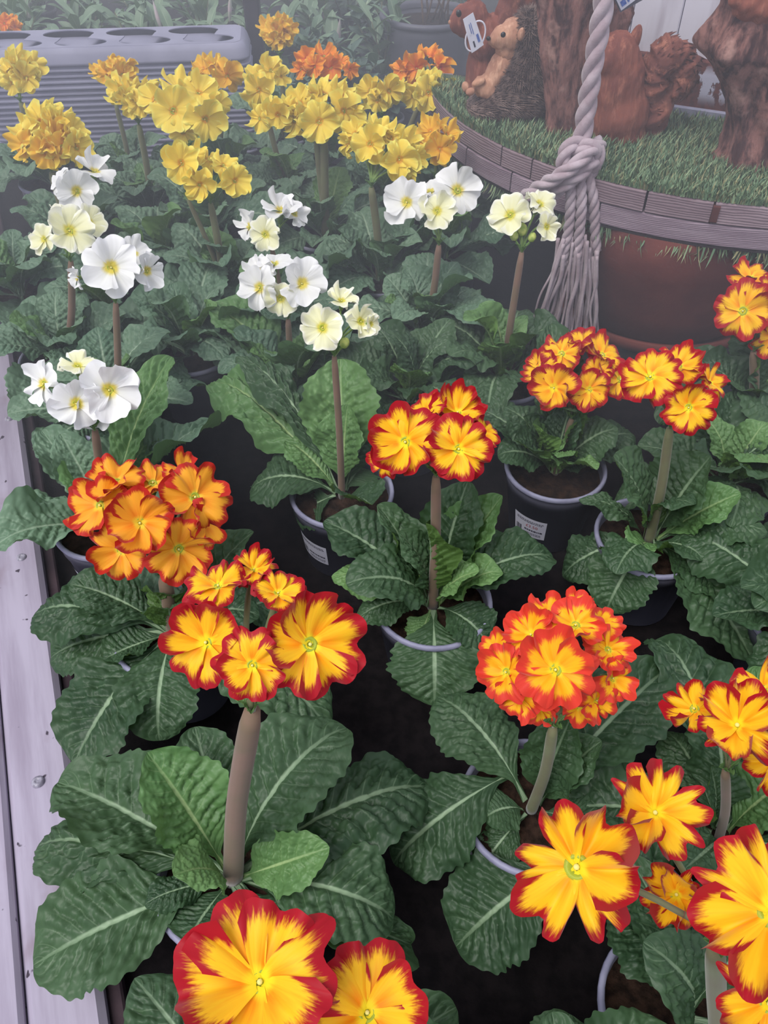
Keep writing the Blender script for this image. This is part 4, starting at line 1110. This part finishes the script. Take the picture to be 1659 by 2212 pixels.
for i in range(46):
    u = i/45
    x0 = 1208 + 84*u; y0 = rr.uniform(505, 565)
    x1 = 1158 + 126*u**0.9 + rr.uniform(-9, 9); y1 = 690 + 34*min(1, u*2.2) + rr.uniform(-10, 8)
    dy = rr.uniform(-.03, -.006)
    ctrl = [rp(x0 + rr.uniform(-4, 4), y0, dy), rp(x0 + (x1-x0)*.3 + rr.uniform(-7, 7), y0 + (y1-y0)*.35, dy), rp(x0 + (x1-x0)*.68 + rr.uniform(-8, 8), y0 + (y1-y0)*.7, dy+rr.uniform(-.006, .006)), rp(x1, y1, dy)]
    R = rr.uniform(.0022, .0038)
    pts = spline(ctrl, 7)
    obj('frayed_strand', mesh('frayed_strand', *tube([p - rope.location for p in pts], [R*(1-.35*j/len(pts)) for j in range(len(pts))], 6), M['rope']), rope)

# ------------------------------------------------------------------ stack of grey carrier trays at the far end
M['tray'] = mottled('grey_lilac_plastic', srgb(158, 158, 182), srgb(144, 144, 168), 8, .55, .15, 120, .35)
TU = Vector((0.990, 0.10, 0)).normalized(); TW = Vector((-TU.y, TU.x, 0))
TC = at_z(536, 96, 0.246)                                     # front corner of the top tray
TROT = Matrix((TU, TW, Vector((0, 0, 1)))).transposed()
TL, TD = 0.62, 0.175
def rrect(x0, x1, y0, y1, rad, n=6):
    out = []
    for cx_, cy_, a0 in ((x1-rad, y0+rad, -90), (x1-rad, y1-rad, 0), (x0+rad, y1-rad, 90), (x0+rad, y0+rad, 180)):
        for i in range(n+1):
            a = math.radians(a0 + 90*i/n); out.append((cx_ + rad*math.cos(a), cy_ + rad*math.sin(a)))
    return out
def ring_stack(prof, rad=.03):
    """prof: list of (inset, z); closed bottom and optional closed top"""
    v, f = [], []
    for ins, z in prof:
        v += [(x, y, z) for x, y in rrect(-TL+ins, -ins, ins, TD-ins, max(.006, rad-ins*.5))]
    k = len(v)//len(prof)
    return v, grid_faces(len(prof), k, True), k
ORD = ['second', 'third', 'fourth', 'fifth', 'sixth', 'seventh', 'eighth', 'ninth', 'tenth', 'eleventh', 'twelfth', 'thirteenth', 'fourteenth', 'fifteenth', 'sixteenth', 'seventeenth', 'eighteenth']
pitch = 0.0122
nlow = 17
ztop = 0.246 - 0.036
v, f, k = ring_stack([(.030, 0), (.004, .0012), (.0, .0035), (.0, .0062), (.005, .0085), (.007, pitch)])
f.append(tuple(range(k))[::-1]); f.append(tuple(range(5*k, 6*k)))
LOW = mesh('carrier_tray', v, f, M['tray'], None, False)
for i in range(nlow):
    z = ztop - (i+1)*pitch
    o = obj('carrier_tray', LOW, None, trs(Vector((TC.x + RND.uniform(-.0015, .0015), TC.y + RND.uniform(-.0015, .0015), z)), TROT, 1))
    tag(o, 'grey plastic carrier tray, %s from the top of the nested stack' % ORD[i], 'tray', 'nested carrier trays')
top = thing('carrier_tray', 'grey plastic carrier tray with round cut-outs, topmost of the nested stack', 'tray', (TC.x, TC.y, ztop), 'nested carrier trays')
v, f, k = ring_stack([(.006, 0), (.0, .003), (.001, .008), (.006, .024), (.012, .033), (.018, .036)])
obj('skirt', mesh('skirt', v, f, M['tray'], None, True), top, TROT.to_4x4())
# top deck with figure-of-eight openings, filled as a flat curve with holes
cu = bpy.data.curves.new('tmp_deck', 'CURVE'); cu.dimensions = '2D'; cu.fill_mode = 'BOTH'; cu.extrude = .001
def poly(pts):
    s = cu.splines.new('POLY'); s.points.add(len(pts)-1)
    for q, p in zip(s.points, pts): q.co = (p[0], p[1], 0, 1)
    s.use_cyclic_u = True
poly(rrect(-TL+.018, -.018, .018, TD-.018, .022))
def eight(ax, ay, bx, by, rx, ry, neck):
    out = []
    d = math.atan2(by-ay, bx-ax)
    for (cx_, cy_, base) in ((ax, ay, d), (bx, by, d+math.pi)):
        for i in range(21):
            a = base + neck + (2*math.pi-2*neck)*i/20
            out.append((cx_ + rx*math.cos(a), cy_ + ry*math.sin(a)))
    return out
for xf in (-.085, -.228, -.371, -.514):
    poly(eight(xf - .006, .054, xf - .044, .121, .058, .030, .72))
o = bpy.data.objects.new('tmp_deck', cu); COL.objects.link(o); bpy.context.view_layer.update()
dm = bpy.data.meshes.new_from_object(o.evaluated_get(bpy.context.evaluated_depsgraph_get()))
bpy.data.objects.remove(o); bpy.data.curves.remove(cu)
dm.name = 'deck'; dm.materials.clear(); dm.materials.append(M['tray'])
obj('deck', dm, top, TROT.to_4x4() @ Matrix.Translation((0, 0, .0355)))

v, f, k = ring_stack([(.02, .020), (.02, .0205)]); f.append(tuple(range(k, 2*k)))
obj('inner_floor', mesh('inner_floor', v, f, M['tray'], None, False), top, TROT.to_4x4())

# ------------------------------------------------------------------ black post and black pot
M['post'] = mottled('black_painted_post', srgb(40, 36, 44), srgb(54, 48, 56), 14, .6, .2)
pp = at_y(549, 60, 2.27)
post = thing('post', 'slim black upright post standing behind the tray stack corner', 'post', (pp.x, 2.27, 0))
v, f = [], []
sq = rrect(-.019, .019, -.019, .019, .005, 3)
for z in (0, .3, .6, .9, 1.3): v += [(x, y, z) for x, y in sq]
k = len(sq); f = grid_faces(5, k, True) + [tuple(range(k))[::-1], tuple(range(4*k, 5*k))]
obj('shaft', mesh('shaft', v, f, M['post'], None, False), post)
v, f = lathe([(.0001, 0), (.036, 0), (.036, .006), (.022, .012), (.020, .02)], 20); obj('foot', mesh('foot', v, f, M['post']), post)

bp_ = at_y(925, 30, 2.42)
bpot = thing('plant_pot', 'large black plastic pot with a rolled rim and bare twigs behind the yellow primroses', 'pot', (bp_.x, 2.42, 0))
hz = bp_.z
pb = MB(); pb.lathe([(.0001, .003), (.085, .003), (.092, .0), (.097, .006), (.118, hz-.03), (.119, hz-.006), (.114, hz-.006), (.111, hz-.03), (.09, .02)], 48)
obj('pot_wall', pb.mesh('pot_wall', M['pot']), bpot)
pb = MB(); pb.lathe([(.116, hz-.012), (.124, hz-.010), (.127, hz-.003), (.124, hz+.003), (.116, hz+.004), (.111, hz-.002), (.111, hz-.012)], 48)
obj('rim', pb.mesh('rim', M['pot']), bpot)
pb = MB(); pb.lathe([(.0001, hz-.02), (.06, hz-.021), (.111, hz-.024)], 32); obj('soil', pb.mesh('soil', M['soil']), bpot)
rr = random.Random(3)
M['twig'] = mottled('dry_twig', srgb(110, 88, 70), srgb(84, 66, 56), 60, .8)
for i in range(9):
    a = rr.uniform(0, 6.28); q = rr.uniform(.01, .06)
    p0 = Vector((q*math.cos(a), q*math.sin(a), hz-.022)); d = Vector((rr.uniform(-.5, .5), rr.uniform(-.5, .5), 1)).normalized()
    obj('twig', mesh('twig', *tube([p0, p0 + d*.05, p0 + d*.12 + Vector((rr.uniform(-.01, .01), 0, 0))], [.003, .0025, .0015], 6), M['twig']), bpot)

# ------------------------------------------------------------------ bedding plants and bushes beyond
def simple_leaf(seed, shape, ns=9, nt=7, bend=.7, cup=.35):
    r = random.Random(seed); v, uv = [], []
    th = [bend*(.5 - i/(ns-1)) for i in range(ns)]
    y = z = 0.0
    for i in range(ns):
        s = i/(ns-1)
        if i: y += math.cos((th[i]+th[i-1])/2)/(ns-1); z += math.sin((th[i]+th[i-1])/2)/(ns-1)
        w = .5*max(.05*(1-s), math.sin(math.pi*s**shape)**.9)
        for j in range(nt):
            t_ = -1 + 2*j/(nt-1)
            n_ = cup*.3*w*abs(t_)**1.3 + .02*math.sin(9*s+seed)*abs(t_)
            v.append((w*t_, y, z + n_)); uv.append((t_*.5+.5, s))
    return v, [q[::-1] for q in grid_faces(ns, nt)], uv
M['leaf_lance'] = leaf_material('grey_green_lance_leaf', srgb(104, 136, 110), srgb(146, 170, 142), srgb(176, 196, 168), srgb(124, 152, 120))
M['leaf_dusk'] = leaf_material('dusky_bush_leaf', srgb(80, 106, 96), srgb(116, 140, 126), srgb(130, 154, 138), srgb(92, 118, 104))
M['spike'] = mottled('pale_pink_bud_spike', srgb(206, 186, 196), srgb(180, 190, 176), 60, .6)
LANCE = [mesh('leaf', *simple_leaf(s, sh, bend=bd_)[:2], M['leaf_lance'], simple_leaf(s, sh, bend=bd_)[2]) for s, sh, bd_ in ((1, 1.0, .6), (2, .9, 1.0), (3, 1.2, .3))]
OVAL = [mesh('leaf', *simple_leaf(s, sh, bend=bd_)[:2], M['leaf_dusk'], simple_leaf(s, sh, bend=bd_)[2]) for s, sh, bd_ in ((4, .9, .5), (5, .8, .9), (6, 1.0, .3))]
for me in LANCE + OVAL:
    if me.polygons[20].normal.z < 0: me.flip_normals()

SMALLPOT_B = MB(); SMALLPOT_B.lathe([(.0001, .002), (.034, .002), (.036, 0), (.046, .075), (.049, .076), (.049, .085), (.045, .085), (.043, .07), (.0001, .068)], 24)
SMALLPOT = SMALLPOT_B.mesh('pot', M['pot'])
def bedding(x, y, h, nleaf, lib, lf, label, name, cat, group, seed, spikes=0, spread=.09, wfac=(.26, .38)):
    r = random.Random(seed)
    root = thing(name, label, cat, (x, y, 0), group)
    obj('pot', SMALLPOT, root)
    nst = 5
    for s in range(nst):
        a = s*1.257 + r.uniform(-.4, .4); q = spread*r.uniform(.3, 1)
        tip = Vector((q*math.cos(a), q*math.sin(a), h*r.uniform(.75, 1.05)))
        pts = [Vector((0, 0, .066)), Vector((tip.x*.4, tip.y*.4, .066 + (tip.z-.066)*.55)), tip]
        obj('stem', mesh('stem', *tube(pts, [.0028, .0022, .0012], 5), M['stem_green']), root)
        for k in range(nleaf//nst):
            u = (k+.5)/(nleaf//nst)
            p = pts[0].lerp(pts[1], u*2) if u < .5 else pts[1].lerp(pts[2], u*2-1)
            az = k*2.4 + a + r.uniform(-.5, .5); el = r.uniform(-.1, 1.1)
            L = lf*r.uniform(.7, 1.2)
            d = Vector((math.cos(az)*math.cos(el), math.sin(az)*math.cos(el), math.sin(el)))
            obj('leaf', r.choice(lib), root, trs(p, frame(d, Vector((0, 0, 1)) - d*.2, r.uniform(-.4, .4)), (L*r.uniform(*wfac), L, L)))
        if s < spikes:
            v, f = lathe([(.0005, 0), (.004, .012), (.0045, .028), (.003, .042), (.0004, .055)], 8)
            obj('bud_spike', mesh('bud_spike', v, f, M['spike']), root, trs(tip - Vector((0, 0, .004)), facing(Vector((r.uniform(-.3, .3), r.uniform(-.3, .3), 1))), 1.3))
    return root
GB = 'leafy bedding plants behind the tray stack'
places = ['behind the far corner of the trays', 'between the trays and the post']
i = 0
rows = ((2.40, -1.10, 8, .155), (2.58, -1.15, 8, .160), (2.78, -1.22, 9, .165), (3.0, -1.28, 9, .170))
for ri, (yy, x0, n, step) in enumerate(rows):
    for c in range(n):
        x = x0 + c*step + RND.uniform(-.02, .02)
        bedding(x, yy + RND.uniform(-.02, .02), RND.uniform(.19, .25), 40, LANCE, .085, ('grey-green bedding plant with a pale bud spike behind the tray stack' if i % 3 == 0 else 'grey-green lance-leaved bedding plant without buds behind the tray stack'), 'bedding_plant', 'plant', GB, 300+i, 1 if i % 3 == 0 else 0)
        i += 1
GB2 = 'dusky small-leaved bushes by the black pot'
for k, (x, y, h) in enumerate(((-.20, 2.12, .17), (-.08, 2.20, .20), (.0, 2.08, .15), (-.17, 2.34, .22), (-.02, 2.42, .24), (.10, 2.62, .22), (-.10, 2.66, .24), (.24, 2.75, .24))):
    bedding(x, y, h, 80, OVAL, .046, 'dusky small-leaved bush growing between the post and the black pot', 'small_bush', 'plant', GB2, 500+k, 0, .085, (.45, .6))
primrose('orange primrose glimpsed over the far end of the tray stack', GY, (-.93, 2.28), [(15, 95, 5, [(10, 52, 20, -.1, .2), (32, 58, 16, .5, .2), (22, 42, 16, .1, 1.0)], O)], O, [], 6, 67, 'frill', 'leaf_grey_hazed', 'stem_green')

# ------------------------------------------------------------------ scattering box added to stand in for lens haze
t = NT('lens_haze_veil')
for nd in list(t.n):
    if nd != t.out: t.n.remove(nd)
vs = t.new('ShaderNodeVolumeScatter'); vs.inputs['Color'].default_value = (.86, .90, 1, 1); vs.inputs['Density'].default_value = 0.205; vs.inputs['Anisotropy'].default_value = 0.0
t.l.new(vs.outputs[0], t.out.inputs['Volume'])
b = MB(); b.box((-2.4, 0.62, -0.05), (2.6, 4.2, 1.6))
hz_o = obj('haze', b.mesh('haze', t.m, False))
tag(hz_o, 'thin pale veil added in place of lens haze over the benches', 'haze', None, 'stuff')
